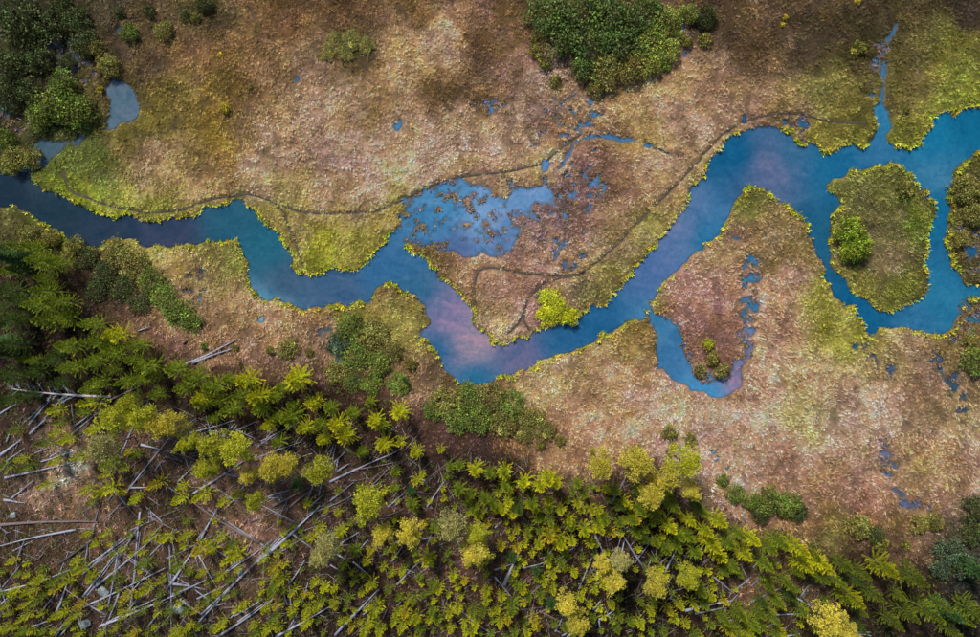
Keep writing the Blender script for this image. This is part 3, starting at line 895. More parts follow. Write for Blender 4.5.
def bush(r, h, seed, lobes=30, per=58, leaf=0.36, core=True, gap=0.0):
    g = np.random.default_rng(seed)
    cd, tb = Cards(), Tubes()
    for q in range(7):
        az = q * 0.9 + g.random()
        d = np.array([math.cos(az) * .55, math.sin(az) * .55, 1.0]) * (h * 0.75)
        s_ = np.linspace(0, 1, 5)[:, None]
        P = np.array([math.cos(az), math.sin(az), 0]) * 0.12 + d * s_ * (0.8 + .3 * g.random()) + g.normal(0, .03, (5, 3)) * r
        P[0, 2] = -0.15
        P[:, :2] *= (0.5 + 0.5 * s_) * r / h * 1.2
        tb.add(P, np.linspace(0.05, 0.012, 5) * (0.5 + r / 4), 5)
    wob = [1 + 0.16 * math.sin(k_ * 2.1 + g.random() * 6) for k_ in range(6)]
    for q in range(lobes):
        t = (q + 0.5) / lobes
        zc = 1 - t * 0.95
        rad = math.sqrt(max(0, 1 - zc * zc))
        az = q * 2.39996 + g.normal(0, .3)
        sc_ = (0.66 + 0.22 * g.random()) * wob[int(az * 0.95) % 6]
        c = np.array([math.cos(az) * rad * r * sc_, math.sin(az) * rad * r * sc_, (0.22 + 0.56 * zc) * h])
        lr = r * (0.24 + 0.13 * g.random())
        tint = np.array([1.0, 1.0, 1.0]) * math.exp(g.normal(0, 0.34))
        tint = tint * (1 + g.normal(0, 0.08, 3))
        m = int(per * (0.7 + 0.6 * g.random()))
        nn = unit(g.normal(0, 1, (m, 3)) + np.array([0, 0, 0.45]))
        pos = c + nn * lr * (0.55 + 0.5 * g.random((m, 1))) * np.array([1, 1, 0.8])
        dd = unit(nn * 0.5 + g.normal(0, 0.8, (m, 3)))
        side = unit(np.cross(dd, nn + 0.35 * g.normal(0, 1, (m, 3))))
        cd.add(pos, dd, side, leaf * (0.7 + 0.7 * g.random(m)), leaf * 0.36, np.abs(tint * np.exp(g.normal(0, 0.34, (m, 1)))))
    return tb.mesh('stem', M_bark), cd.mesh('crown', M_fol)

PROTO = {
    'young': [conifer(3.4 + 0.25 * (i % 4), 1.28, 8 + i % 3, 7, 100 + i, blade=0.19, nodes=9, elev=(4, 54), fan=0.6, power=0.95) for i in range(10)],
    'mid': [conifer(7.8 + 0.4 * (i % 4), 2.35, 15, 8, 200 + i, blade=0.25, nodes=13, clear=0.14, elev=(-2, 48), fan=0.55, power=0.95) for i in range(7)],
    'spruce': [conifer(14.0, 2.6, 22, 8, 300 + i, blade=0.55, nodes=8, clear=0.10, elev=(-14, 36), power=0.9) for i in range(4)],
    'old': [old_pine(13.5, 2.9, 400 + i) for i in range(6)],
    'bush': [bush(3.4, 3.2, 500 + i) for i in range(6)],
    'shrub': [bush(1.5, 1.5, 600 + i, lobes=14, per=44, leaf=0.26) for i in range(5)],
}
PDIM = {'young': (1.15, 3.0, 0.55), 'mid': (2.25, 8.0, 0.55), 'spruce': (2.6, 14.0, 0.5), 'old': (2.9, 13.5, 0.78), 'bush': (3.4, 3.2, 0.55), 'shrub': (1.5, 1.5, 0.5)}
INFO = {'young': ('young_pine', 'tree', 'young pines of the regrowing forest'),
        'mid': ('forest_pine', 'tree', 'half-grown pines along the forest edge'),
        'spruce': ('tall_spruce', 'tree', 'tall dark spruces of the forest'),
        'old': ('old_pine', 'tree', 'old broad-crowned pines in the forest'),
        'bush': ('willow_bush', 'bush', 'leafy bushes of the marsh'),
        'shrub': ('small_shrub', 'bush', 'small shrubs of the marsh')}
THINGS = []       # (object, description, px, py, kind)

def plant(kind, px, py, rpx, col, desc, hk=1.0, zfrac=None):
    r0, h0, zf = PDIM[kind]
    if zfrac is not None: zf = zfrac
    k_ = rpx * S / r0
    hs = {'young': k_ ** 0.9, 'mid': k_ ** 0.75, 'spruce': k_ ** 0.6, 'old': k_ ** 0.45, 'bush': k_ ** 0.8, 'shrub': k_ ** 0.85}[kind] * hk
    h = h0 * hs
    k_ *= (H - zf * h) / H
    x, y = wx(px, zf * h), wy(py, zf * h)
    bpx, bpy_ = x / S + CX, CY - y / S
    tr, cr = PROTO[kind][random.randrange(len(PROTO[kind]))]
    nm, cat, grp = INFO[kind]
    e = bpy.data.objects.new(nm, None)
    e.empty_display_size = 0.3
    e.location = (x, y, max(-0.05, float(zat(bpx, bpy_)) - 0.02))
    e.rotation_euler = (0, 0, random.random() * 6.283)
    e.scale = (k_, k_ * random.uniform(0.9, 1.1), hs)
    e['category'] = cat; e['group'] = grp
    link(e)
    t = bpy.data.objects.new(tr.name.split('.')[0], tr); link(t, e)
    bc = (0.20, 0.13, 0.10) if kind in ('old', 'mid') else (0.13, 0.10, 0.08)
    t.color = (*bc, 1)
    c_ = bpy.data.objects.new('crown', cr); link(c_, e)
    cc = np.array(col) * random.uniform(0.86, 1.14) * {'young': 1.28, 'mid': 1.25, 'spruce': 1.1, 'old': 1.22, 'bush': 1.4, 'shrub': 1.25}[kind]
    if kind == 'old': cc = cc * 1.08
    c_.color = (float(cc[0]), float(cc[1]), float(cc[2]), 1)
    THINGS.append([e, desc, px, py, kind])
    return e

YG = alb((168, 166, 28)); GR = alb((116, 128, 32)); DG = alb((80, 98, 38)); YE = alb((184, 172, 62)); GY = alb((160, 154, 92)); BG = alb((64, 92, 52))
OL = alb((128, 128, 42)); DO = alb((96, 102, 44)); TE = alb((58, 92, 66)); LG = alb((142, 158, 40)); BY = alb((196, 196, 20))

# old broad-crowned pines (photo position of the crown, radius in photo pixels)
for x, y, r, cname in [(116, 418, 17, 'o'), (140, 416, 14, 'o'), (157, 426, 12, 'y'), (102, 447, 15, 'g'), (172, 424, 13, 'y'), (212, 446, 14, 'o'), (236, 450, 17, 'o'), (186, 441, 11, 'o'), (207, 468, 11, 'o'),
                       (249, 474, 9, 'y'), (272, 468, 13, 'y'), (287, 467, 11, 'y'), (318, 472, 14, 'o'), (254, 500, 10, 'o'), (369, 505, 18, 'o'), (383, 536, 10, 'y'), (411, 533, 13, 'y'), (453, 527, 15, 'g'),
                       (478, 556, 15, 'y'), (480, 535, 11, 'o'), (328, 548, 14, 'g'), (318, 558, 9, 'g'), (599, 463, 14, 'y'), (638, 464, 17, 'y'), (652, 492, 15, 'y'), (683, 463, 16, 'o'), (664, 476, 13, 'y'), (691, 489, 10, 'y'),
                       (611, 580, 12, 'y'), (602, 563, 9, 'y'), (620, 562, 10, 'g'), (656, 584, 13, 'y'), (577, 624, 12, 'y'), (567, 605, 11, 'y'), (688, 577, 12, 'o'), (832, 624, 18, 'y'), (850, 634, 11, 'y'), (128, 405, 10, 'o')]:
    col = {'y': YE, 'o': alb((160, 160, 40)), 'g': GY}[cname]
    d = {'y': 'bright yellow', 'o': 'olive green', 'g': 'greyish yellow'}[cname]
    plant('old', x, y, r, col, f'{d} old pine crown')

# half-grown pines along the forest edge
mid = """42 262 15|34 247 10|58 262 12|45 290 14|40 305 14|62 302 13|48 320 15|66 318 12|70 346 12|94 324 12|116 334 13 y|138 345 12|114 354 13|148 366 13|91 362 13|72 367 12|98 342 11|128 381 12|101 381 11|157 394 10|134 360 10|130 398 9
175 369 12|195 377 13|201 399 12 y|212 387 13|184 388 11|246 380 15 y|258 396 15 y|240 396 11|296 379 17 y|284 388 9|232 409 13|261 407 12|290 417 15|269 425 9 y|306 427 12 y|320 424 11|323 439 10 y|313 403 11 y|279 442 9|215 418 8|201 404 9|275 396 9|222 400 10
337 424 12 y|352 413 9|345 436 13 y|375 420 11 y|399 412 12 y|384 444 12 y|416 452 9 y|362 452 8|396 472 8|412 503 9|460 491 10|476 470 10 y|490 474 9|485 499 9|504 472 8|524 486 8|548 478 12 y|540 486 10 y|556 482 10 y|460 466 7|330 408 10
668 525 11 y|690 520 9 y|719 521 12 y|705 531 10 y|702 512 8|712 545 12 y|727 542 12|719 555 11 y|751 539 12 y|732 565 11|744 553 11 y|763 563 12|778 540 12|795 546 13 y|803 564 12 y|818 562 11 y|785 582 10|758 612 10|739 614 10|771 616 9|766 545 11|736 532 10|695 552 10|680 535 10
822 566 12 y|842 565 11|852 598 14 y|872 594 11|884 567 15 y|911 577 16|923 609 15|972 611 16|906 612 11|860 572 9|835 580 10|950 630 10|890 620 11|700 590 10|676 545 9|640 510 10|672 505 11|655 515 9|632 520 9|604 520 9
8 320 15 d|15 345 14 d|22 300 12 d|10 375 14 d|35 372 12 d|60 382 10 d|20 270 12 d|5 290 14 d|8 400 12 d|30 395 9 d|55 360 10 d"""
for t in mid.replace('\n', '|').split('|'):
    f = t.split()
    x, y, r = map(float, f[:3])
    tone = f[3] if len(f) > 3 else 'g'
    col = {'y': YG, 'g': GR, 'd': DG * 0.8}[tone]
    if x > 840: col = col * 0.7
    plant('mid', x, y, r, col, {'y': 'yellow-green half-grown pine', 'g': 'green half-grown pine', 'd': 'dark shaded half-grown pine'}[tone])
mids = [(th[2], th[3]) for th in THINGS if th[4] == 'mid']
olds = [(th[2], th[3]) for th in THINGS if th[4] == 'old']
band = fill([(0, 235), (40, 240), (80, 310), (150, 352), (235, 372), (325, 395), (400, 402), (410, 425), (350, 455), (300, 440), (230, 425), (160, 410), (60, 395), (0, 400)])
band = np.maximum(band, fill([(440, 462), (560, 470), (640, 480), (720, 510), (830, 555), (900, 565), (985, 600), (985, 640), (700, 640), (740, 590), (690, 560), (620, 540), (540, 520), (450, 505)]))
gm = random.Random(77)
extra = []
for _ in range(9000):
    if len(extra) >= 70: break
    x, y = gm.uniform(0, 980), gm.uniform(235, 637)
    if samp(band, x, y) < 0.5 or (685 < x < 760 and 575 < y < 615): continue
    if min((x - a) ** 2 + (y - b_) ** 2 for a, b_ in mids + extra) < 81 or min((x - a) ** 2 + (y - b_) ** 2 for a, b_ in olds) < 110: continue
    extra.append((x, y))
for x, y in extra:
    plant('mid', x, y, gm.uniform(7, 10), [GR, GR * 0.8, DG * 0.9][gm.randrange(3)], 'deep green half-grown pine', hk=gm.uniform(0.8, 1.05))
for x, y, r in [(297, 483, 9), (512, 558, 8), (536, 571, 7), (551, 604, 9), (411, 491, 8), (14, 258, 12), (2, 345, 13), (975, 570, 11), (945, 610, 11), (405, 380, 5)]:
    plant('spruce' if x < 20 or x > 940 else 'mid', x, y, r, BG, 'dark bluish-green spruce', hk=0.7)

# young pines
yp = []
def tile(x0, y0, s):
    for t in s.split('|'):
        f = t.split()
        yp.append((x0 + float(f[0]) / 5.94, y0 + float(f[1]) / 5.94, 8.2 if len(f) > 2 else 5.4))
tile(330, 530, '80 200|60 290|25 350|25 420|110 400|145 300|245 320 b|190 370|270 470 b|350 350|320 215|365 255|430 240|410 395|560 380|500 400|530 280|580 170 b|650 340|610 310|460 420|610 470 b|400 490|380 540|430 560|450 490|480 520|300 590|205 600|235 560|540 580|520 520|640 520|710 490|760 460|760 330|730 270|800 300|930 360|910 480|850 470|800 540|720 580|870 540|850 590|930 410|960 490|220 180|150 120 b')
tile(495, 530, '100 40|190 30|130 100|380 70 b|260 80|220 130|320 160|415 125|130 320|165 350|290 300|340 340|340 250|470 250|40 390|100 450 b|15 470|30 540|75 530|115 600|190 600|230 530|255 570|560 440|690 440|590 350|640 310|580 520|720 580|740 510|860 420|940 430|800 540|860 550|920 480|530 10|840 20|870 60|205 390|270 380')
tile(165, 530, '20 40|120 30|340 40|210 110 b|280 110|400 85|420 150 b|390 290|330 270|220 255|150 245|80 215|310 370|410 370|660 210 b|650 330 b|700 290|640 375|470 450|600 465|670 440|760 470|845 460|910 440|890 310|950 340|870 40|530 560|650 520|680 570|610 590|330 570|350 540|290 590|190 470|255 415|150 570|60 600|100 610|30 480|545 610|840 550')
tile(0, 530, '80 180|570 80|460 180|490 230|550 265|370 270|410 300|310 320|210 300|250 290|200 350|90 365|180 420|230 420|330 350|30 450|60 490|160 510|330 510|380 490|480 440|460 500|50 580|140 600|260 600|860 200 b|870 350|910 35|970 50|450 370|680 280|760 385|760 490|850 470|940 430|960 300|800 610|690 580|470 620|520 20|640 15')
tile(0, 400, '340 60 b|370 130|290 250 b|410 230 b|340 190|30 390 b|160 400|280 500|100 180|140 350|340 360|490 330 b|560 180 b|660 370 b|740 410|640 530 b|520 530|730 550|800 600|940 490 b|810 320|770 310|560 10 b|500 70|820 570|640 440|550 600')
tile(165, 400, '100 580 b|230 560 b|250 430 b|430 560|350 600|110 510|850 610')
tile(495, 430, '60 250 b|20 370|170 310 b|460 360|530 380|430 420|315 425|240 470|110 490 b|195 440|390 470|255 525|330 535|440 530|490 430|570 470|620 470|610 560 b|530 590 b|740 550|830 520 b|760 420|790 440|660 350|130 590|50 470|10 470|80 420|890 590|840 610|200 620|390 630|270 600|690 600')
tile(660, 530, '40 460|80 520|150 550|200 610|110 430|20 600|260 440|300 390|380 420|360 510|300 560|460 480|490 510|520 600|400 590|190 430')
tile(330, 400, '550 440|515 475|660 290|690 455|420 250|380 520')
tile(495, 530, '320 30 b|560 70|455 60')
g2 = random.Random(9)
tries = 0
fillp = [(0, 560), (120, 600), (200, 540), (325, 505), (420, 520), (470, 500), (600, 540), (700, 570), (790, 600), (800, 637), (0, 637)]
fm = fill(fillp)
while len(yp) < 296 and tries < 20000:
    tries += 1
    x, y = g2.uniform(2, 800), g2.uniform(500, 634)
    if samp(fm, x, y) < 0.5: continue
    if min((x - a) ** 2 + (y - b_) ** 2 for a, b_, _ in yp) > 105:
        yp.append((x, y, g2.uniform(4.2, 6.2)))
for i, (x, y, r) in enumerate(yp[:300]):
    u = g2.random()
    col = YG if u < 0.6 else (GR if u < 0.9 else alb((176, 158, 36)))
    d = 'yellow-green' if u < 0.6 else ('green' if u < 0.9 else 'yellowish')
    plant('young', x, y, r * g2.uniform(0.85, 1.35), col, f'{d} ' + ('bushy young pine' if r > 7 else 'small young pine'), hk=g2.uniform(0.9, 1.45))

# the remaining, smaller young pines of the regrowth, too many to set one by one
gsm = random.Random(21)
pts = []
tries = 0
base = [(a, b_, r_) for a, b_, r_ in yp]
while len(pts) < 400 and tries < 30000:
    tries += 1
    x, y = gsm.uniform(-30, 830), gsm.uniform(480, 665)
    if y < 480 + 40 * (x < 330) + max(0, x - 600) * 0.35 or (x < 110 and y < 560): continue
    if 225 < x < 265 and 500 < y < 545: continue
    if min((x - a) ** 2 + (y - b_) ** 2 for a, b_, _ in base) > 46:
        base.append((x, y, 4)); pts.append((x, y))
VV, CC = [], []
small = []
for i in range(4):
    me_ = conifer(2.2, 0.9, 5, 6, 150 + i, blade=0.22, nodes=5, elev=(12, 48), fan=0.6)[1]
    v_ = np.empty(len(me_.vertices) * 3, np.float32); me_.vertices.foreach_get('co', v_)
    c_ = np.empty(len(me_.vertices) * 4, np.float32); me_.color_attributes['Col'].data.foreach_get('color', c_)
    small.append((v_.reshape(-1, 3), c_.reshape(-1, 4)[:, :3]))
for x, y in pts:
    v_, c_ = small[gsm.randrange(4)]
    a = gsm.random() * 6.28; k_ = gsm.uniform(0.7, 1.15)
    R_ = np.array([[math.cos(a), -math.sin(a), 0], [math.sin(a), math.cos(a), 0], [0, 0, 1]])
    VV.append(v_ @ R_.T * k_ + np.array([wx(x, 1.2), wy(y, 1.2), float(zat(x, y))]))
    CC.append(c_ * (YG if gsm.random() < .55 else GR) * gsm.uniform(0.85, 1.3))
VV = np.concatenate(VV); CC = np.concatenate(CC)
stuff('pine_seedlings', 'small yellow-green pine seedlings filling the gaps of the regrowth', 'seedlings', [(VV, np.arange(len(VV)).reshape(-1, 4), CC)])

# leafy bushes
for t in """548 14 20 dg|578 14 22 dg|610 14 22 dg|642 16 22 dg|668 20 16 lg|562 40 19 dg|590 44 21 dg|620 42 20 dg|648 44 17 lg|606 70 17 o|584 68 15 dg|630 68 15 o|650 64 13 lg|668 50 13 lg|690 14 10 lg|676 36 9 lg|596 88 9 o
57 104 22 g|80 112 17 g|40 118 14 g|62 84 14 g|18 22 22 d|45 28 17 d|10 66 18 d|36 60 15 d|30 92 14 d|6 96 14 d|76 20 13 d|84 42 13 d|4 140 12 g|14 160 13 o|30 158 10 o|66 62 9 d|95 48 9 o|108 65 11 o|130 32 9 g|164 30 9 o|205 4 9 d|62 8 12 d|336 44 11 o|352 40 10 o|366 46 9 o|328 54 9 o|346 54 9 o|706 18 12 d|705 40 8 o
850 232 15 by|858 246 14 by|850 250 11 by|550 300 13 yy|558 312 13 yy|546 314 10 yy|570 316 9 yy
118 252 15 o|134 262 15 o|150 280 15 g|164 296 14 g|178 312 15 g|192 322 11 g|104 272 13 d|88 258 12 d|124 288 14 d|138 302 12 d|74 246 10 o|52 238 9 o|30 236 11 o|96 290 11 d
288 348 11 o|350 326 15 g|372 334 15 o|340 344 13 t|356 354 14 g|378 364 14 g|398 384 11 g|336 372 12 o|392 350 12 o|352 382 11 g|372 384 10 g
446 402 15 o|468 398 15 g|492 396 15 o|512 406 14 g|532 418 13 o|480 418 15 g|504 424 14 o|456 420 13 g|434 410 10 g|546 430 10 o|525 434 10 o
722 480 7 g|734 494 9 g|748 500 9 g|767 502 15 g|788 505 12 g|798 512 10 d|760 515 9 d
859 526 12 o|875 534 9 d|920 524 10 o|935 522 9 o|976 508 14 d|974 534 12 d|950 552 14 t|966 566 13 t|940 568 10 t|976 360 15 g|970 340 9 o
968 190 14 o|974 215 11 o|960 238 9 o|905 190 8 o|708 344 6 yy|712 358 8 o|700 370 7 o|722 372 8 o""".replace('\n', '|').split('|'):
    f = t.split()
    x, y, r, cn = float(f[0]), float(f[1]), float(f[2]), f[3]
    col, d = {'dg': (alb((80, 96, 46)), 'dark green'), 'lg': (alb((122, 130, 58)), 'light green'), 'g': (alb((96, 110, 44)), 'green'), 'd': (alb((66, 74, 38)), 'dark olive'),
              'o': (alb((114, 110, 54)), 'olive'), 'by': (alb((126, 140, 44)), 'yellowish green'), 'yy': (alb((160, 164, 34)), 'bright yellow'), 't': (alb((72, 88, 62)), 'bluish green')}[cn]
    kind = 'bush' if r > 8.5 else 'shrub'
    flat = 0.4 if (320 < x < 370 and y < 60) else 1.5 if cn == 'by' else 0.62 if (75 < x < 560 and 240 < y < 440) else 1.0
    plant(kind, x, y, r * 1.08, col, f'{d} ' + ('leafy bush' if kind == 'bush' else 'small shrub'), hk=flat)
for x, y, r, cn in [(535, 50, 7, 'o'), (545, 64, 8, 'o'), (555, 82, 7, 'o'), (534, 40, 5, 'o'), (859, 49, 8, 'o'), (785, 18, 3, 'yy'), (782, 25, 3, 'yy'), (857, 2, 3, 'yy'), (666, 66, 6, 'lg'), (687, 43, 6, 'o'), (310, 352, 5, 'o'), (270, 350, 5, 'o'), (236, 348, 4, 'o'), (205, 346, 4, 'g'), (412, 364, 7, 'o'),
                    (196, 18, 5, 'o'), (225, 108, 6, 'yy'), (220, 56, 3, 'yy'), (250, 88, 4, 'o'), (150, 12, 7, 'd'), (120, 12, 6, 'd'), (185, 16, 6, 'd'), (905, 110, 5, 'o'), (100, 90, 4, 'yy'), (880, 545, 7, 'o'), (905, 545, 6, 'o'), (678, 34, 3, 'yy'), (664, 46, 3, 'yy'), (653, 33, 3, 'yy'), (542, 37, 2.5, 'yy'), (540, 445, 6, 'o'), (560, 440, 6, 'o'), (670, 432, 8, 'o'), (690, 440, 7, 'o'), (672, 446, 5, 'yy')]:
    col, d = {'lg': (alb((122, 140, 52)), 'light green'), 'g': (alb((96, 116, 40)), 'green'), 'd': (alb((68, 76, 38)), 'dark olive'), 'o': (alb((112, 110, 46)), 'olive'), 'yy': (alb((170, 156, 44)), 'bright yellow')}[cn]
    plant('shrub', x, y, r, col, f'{d} small shrub')

# ------------------------------------------------------------------ fallen logs: base x y, tip x y, diameter (px), tone
logs = """125 494 170 437 1.8 s|169.5 545 171 637 2 s|140 512 131 607 1.8 s|118 553 109 604 1.9 s|120 591 101 637 1.9 s|0 525 98 522 3.2 b|76 530 0 546 2.4 s|33 627 50 620 2 s|101 626 199 584 2.4 s|84 569 135 533 2 s|83 597 121 547 2.2 s|94 588 159 533 2.6 s|148 516 182 533 2 b|260 543 187 498 3 b|280 557 209 510 2.2 s|199 543 219 506 2.2 s|170 586 202 537 2.2 s|258 562 320 506 4 s|202 614 256 562 2.2 s|188 497 254 454 2.6 s|254 459 300 442 2 s|190 433 220 425 2 s|220 425 235 420 1.6 s|222 437 235 424 1.8 s|229 438 237 425 1.5 s|209 431 220 432 1.4 s|258 446 276 434 1.8 s|264 443 270 433 1.4 s|183 452 189 470 1.6 s|178 482 195 465 1.8 s|165 451 196 460 2.2 b|165 457 182 461 2 b|168 487 178 493 1.8 s|241 490 247 482 1.6 s|268 497 290 490 2 s|268 498 286 498.5 1.6 s|224 473 237 477 1.6 s|227 507 235 499 1.6 s|273 506 310 487 2.4 b|290 507 313 489 2.4 b|311 506 322 496 2 s|227 498 246 499 1.6 s
0 414 17 404 2 s|29 425 50 400 2 s|0 456 22 439 3.2 s|30 434 46 419 2.2 s|7 461 25 448 1.8 s|5 478 76 462 2.6 s|11 499 34 480 1.8 s|4 500 25 503 2.6 s|63 472 86 484 3.4 d|73 427 91 414 2 s|50 457 64 449 1.6 s|66 458 70 445 2 b|141 445 162 450 2.4 s|130 488 157 488 1.8 s|0 591 30 554 1.5 s|59 564 101 535 2.6 d|0 592 79 566 2 s|57 612 67 584 3 s|91 568 122 538 1.8 s|82 575 140 532 1.6 s|87 596 117 555 1.6 s|108 607 120 554 1.8 s|94 588 148 543 1.8 s|130 607 140 532 1.6 s|84 607 165 568 2 s|99 627 165 595 2 s|56 636 74 609 2 s|61 635 72 621 1.6 s|0 605 10 596 1.8 s|38 560 50 545 1.2 b|40 614 55 594 1.2 s|3 470 18 444 1.4 s
167 589 190 555 2.2 s|173 594 206 580 2.6 s|173 584 207 590 2.2 s|180 599 204 616 2 s|198 554 215 585 1.6 s|219 542 215 569 1.5 b|195 555 199 569 1.4 s|237 530 259 543 2.4 b|228 571 272 540 1.8 s|258 561 290 530 3.4 s|199 622 255 563 2 s|251 580 271 578 2.6 b|290 532 312 548 2 s|289 584 305 560 1.8 s|284 594 288 605 1.6 s|288 598 302 594 1.4 d|301 606 308 582 1.8 s|289 628 298 612 1.8 s|276 637 330 607 2.6 s|219 636 273 599 2.4 s|238 622 268 601 1.8 s|212 607 226 603 1.8 s|224 608 240 607 2.2 b|197 599 229 584 1.5 s|231 618 236 611 1.6 s|197 540 205 530 1.6 s|208 545 235 530 1.8 s|187 548 192 530 2.4 b|281 552 300 540 1.4 s|270 552 275 547 1.4 s|296 618 310 610 1.6 b
330 482 396 452 2.4 s|352 470 406 460 1.8 b|364 477 377 454 1.4 b|373 485 391 466 1.5 b|330 501 354 482 1.8 s|336 471 339 457 2.2 s|337 472 348 464 1.8 s|388 507 404 494 2 s|394 507 404 497 1.6 s|418 487 460 454 1.6 b|425 484 452 462 1.4 b|427 507 444 482 2.2 s|418 492 434 494 1.6 b|388 436 394 426 1.8 s|348 501 358 484 2 b|330 466 345 452 1.4 s
611 504 626 477 2.6 s|613 492 614 477 1.8 b|608 506 589 477 2 b|587 517 576 494 1.8 s|495 528 502 521 1.6 s|643 567 620 530 2.2 s
342 543 359 532 2 s|333 552 348 561 1.8 s|353 562 367 574 1.6 s|330 565 341 572 1.4 s|360 549 368 540 1.6 s|335 635 379 589 3 s|362 610 380 590 1.6 s|397 585 422 560 2.4 s|392 562 402 547 1.6 s|408 567 412 547 1.4 b|411 565 418 545 1.5 b|407 570 415 573 1.4 s|446 607 452 580 1.8 b|376 546 381 559 1.4 b|386 569 388 582 1.4 b|461 611 495 636 1.8 s|422 539 438 538 2.4 s|397 606 404 599 1.2 s|363 615 372 609 1.6 s
504 585 519 553 4 w|518 606 569 560 2.2 b|529 626 538 577 2 b|495 570 512 564 1.8 s|524 568 546 562 1.8 s|495 577 512 598 1.8 s|521 610 545 607 1.6 b|579 589 592 558 2 s|594 533 604 554 2.4 s|589 567 598 581 1.8 b|596 548 602 532 1.4 b|616 555 621 537 1.8 s|621 556 625 538 1.8 s|635 563 650 543 1.4 s|636 593 642 579 1.4 b|593 610 602 599 1.8 s|595 612 603 604 1.4 s|599 620 615 610 2 s|599 621 601 636 1.6 s|562 636 571 631 1.8 s|567 637 576 632 1.6 s|539 611 566 624 1.8 b|605 535 608 549 1.8 b|608 536 610 549 1.6 b|648 567 652 558 1.6 s|555 630 561 633 1.4 s|524 596 529 601 1.2 b
664 575 681 541 2.2 s|660 564 673 551 1.8 b|684 562 690 546 1.4 b|670 599 674 591 1.8 s|685 611 732 601 2.8 s|695 614 727 607 2 s|734 591 751 577 2 s|712 576 736 595 1.6 s|736 595 759 634 1.6 d|751 602 783 587 2.2 s|810 606 793 596 3 s|800 598 808 586 1.8 s|760 590 761 577 1.4 b|776 615 810 613 1.6 s|720 621 734 620 2 s|767 627 778 622 1.6 s|724 612 740 592 1.6 s|785 637 800 634 1.8 s|650 590 660 578 1.4 s|660 505 668 492 1.4 s
186 364 236 339 2.4 s|193 363 238 347 2.4 s|138 331 150 326 1.8 s|101 403 148 382 2.4 b|62 403 71 396 1.6 s|183 344 191 336 1.6 b|20 420 34 408 1.4 b""".replace('\n', '|').split('|')
gl = random.Random(31)
for _ in range(95):
    while True:
        x, y = gl.uniform(2, 345), gl.uniform(418, 634)
        if not (30 < x < 105 and 470 < y < 515): break
    a = math.radians(gl.choice([38, 45, 52, 60, 30, 20, 75, 100, 140, 150]) + gl.uniform(-8, 8))
    l = gl.uniform(14, 52)
    logs.append(f'{x:.1f} {y:.1f} {x + l * math.cos(a):.1f} {y - l * math.sin(a):.1f} {gl.uniform(1.0, 1.7):.2f} {gl.choice("sssb")}')
for _ in range(40):
    x, y = gl.uniform(345, 760), gl.uniform(520, 634)
    a = math.radians(gl.choice([38, 50, 60, 75, 110, 140]) + gl.uniform(-8, 8))
    l = gl.uniform(10, 30)
    logs.append(f'{x:.1f} {y:.1f} {x + l * math.cos(a):.1f} {y - l * math.sin(a):.1f} {gl.uniform(1.0, 1.6):.2f} {gl.choice("ssbb")}')
TONE = {'s': (alb((160, 164, 180)), 'silver-grey'), 'b': (alb((122, 106, 104)), 'brownish grey'), 'd': (alb((76, 66, 66)), 'dark brown'), 'w': (alb((190, 188, 190)), 'bleached pale')}
def log_mesh(a, b, r, seed, name='fallen_log', nst=None):
    """a, b world points relative to the log's own base a"""
    g = np.random.default_rng(seed)
    a, b = np.asarray(a, float), np.asarray(b, float)
    L = np.linalg.norm(b - a)
    n = max(4, int(L / 1.5))
    t = np.linspace(0, 1, n)
    P = a + (b - a) * t[:, None]
    d = (b - a) / L
    sd = unit(np.cross(d, [0, 0, 1.0]))
    P = P + sd * (np.sin(t * 3.1) * g.normal(0, 0.012) * L)[:, None] + sd * g.normal(0, 0.02, n)[:, None]
    tb = Tubes()
    R = r * (1 - 0.68 * t) * (1 + g.normal(0, 0.05, n))
    R[0] *= 1.08
    tb.add(P, R, 7)
    for q in range(nst if nst is not None else int(1 + L * 0.7)):
        s_ = g.uniform(0.25, 0.98)
        p = a + (b - a) * s_
        az = g.random() * 6.28
        dd = unit(d * g.uniform(0.1, 0.7) + sd * math.cos(az) + np.array([0, 0, 1]) * abs(math.sin(az)) * 0.8)
        l = g.uniform(0.25, 0.9) * (1.1 - s_ * .5)
        tb.add(np.array([p, p + dd * l * .5, p + dd * l + [0, 0, -.06 * l]]), np.array([0.035, 0.025, 0.008]), 4)
    return tb.mesh(name, M_bark)
def angle_word(x0, y0, x1, y1):
    a = math.degrees(math.atan2(-(y1 - y0), x1 - x0)) % 180
    if a < 18 or a > 162: return 'lying level'
    if 72 < a < 108: return 'pointing straight up'
    return 'slanting rightward' if a < 90 else 'slanting leftward'
for i, t in enumerate(logs):
    f = t.split()
    x0, y0, x1, y1, w = map(float, f[:5])
    col, tn = TONE[f[5]]
    r = w * S * 0.5 * 1.05
    za = float(zat(x0, y0)) + r * 0.8
    zb = float(zat(x1, y1)) + r * 0.6 + (0.1 if i % 3 else 0.45)
    A = np.array([wx(x0, za), wy(y0, za), za]); Bq = np.array([wx(x1, zb), wy(y1, zb), zb])
    me = log_mesh(np.zeros(3), Bq - A, r, 900 + i)
    o = bpy.data.objects.new('fallen_log', me)
    o.location = A
    cc = col * random.uniform(0.6, 1.0)
    o.color = (*[float(v) for v in cc], 1)
    o['category'] = 'log'; o['group'] = 'fallen trunks on the forest floor'
    link(o)
    L = math.hypot(x1 - x0, y1 - y0)
    sz = 'long' if L > 55 else ('short' if L < 22 else 'mid-length')
    if w >= 3: sz = ('thick long' if L > 55 else 'thick')
    THINGS.append([o, f'{sz.strip()} {tn} log {angle_word(x0, y0, x1, y1)}', (x0 + x1) / 2, (y0 + y1) / 2, 'log'])

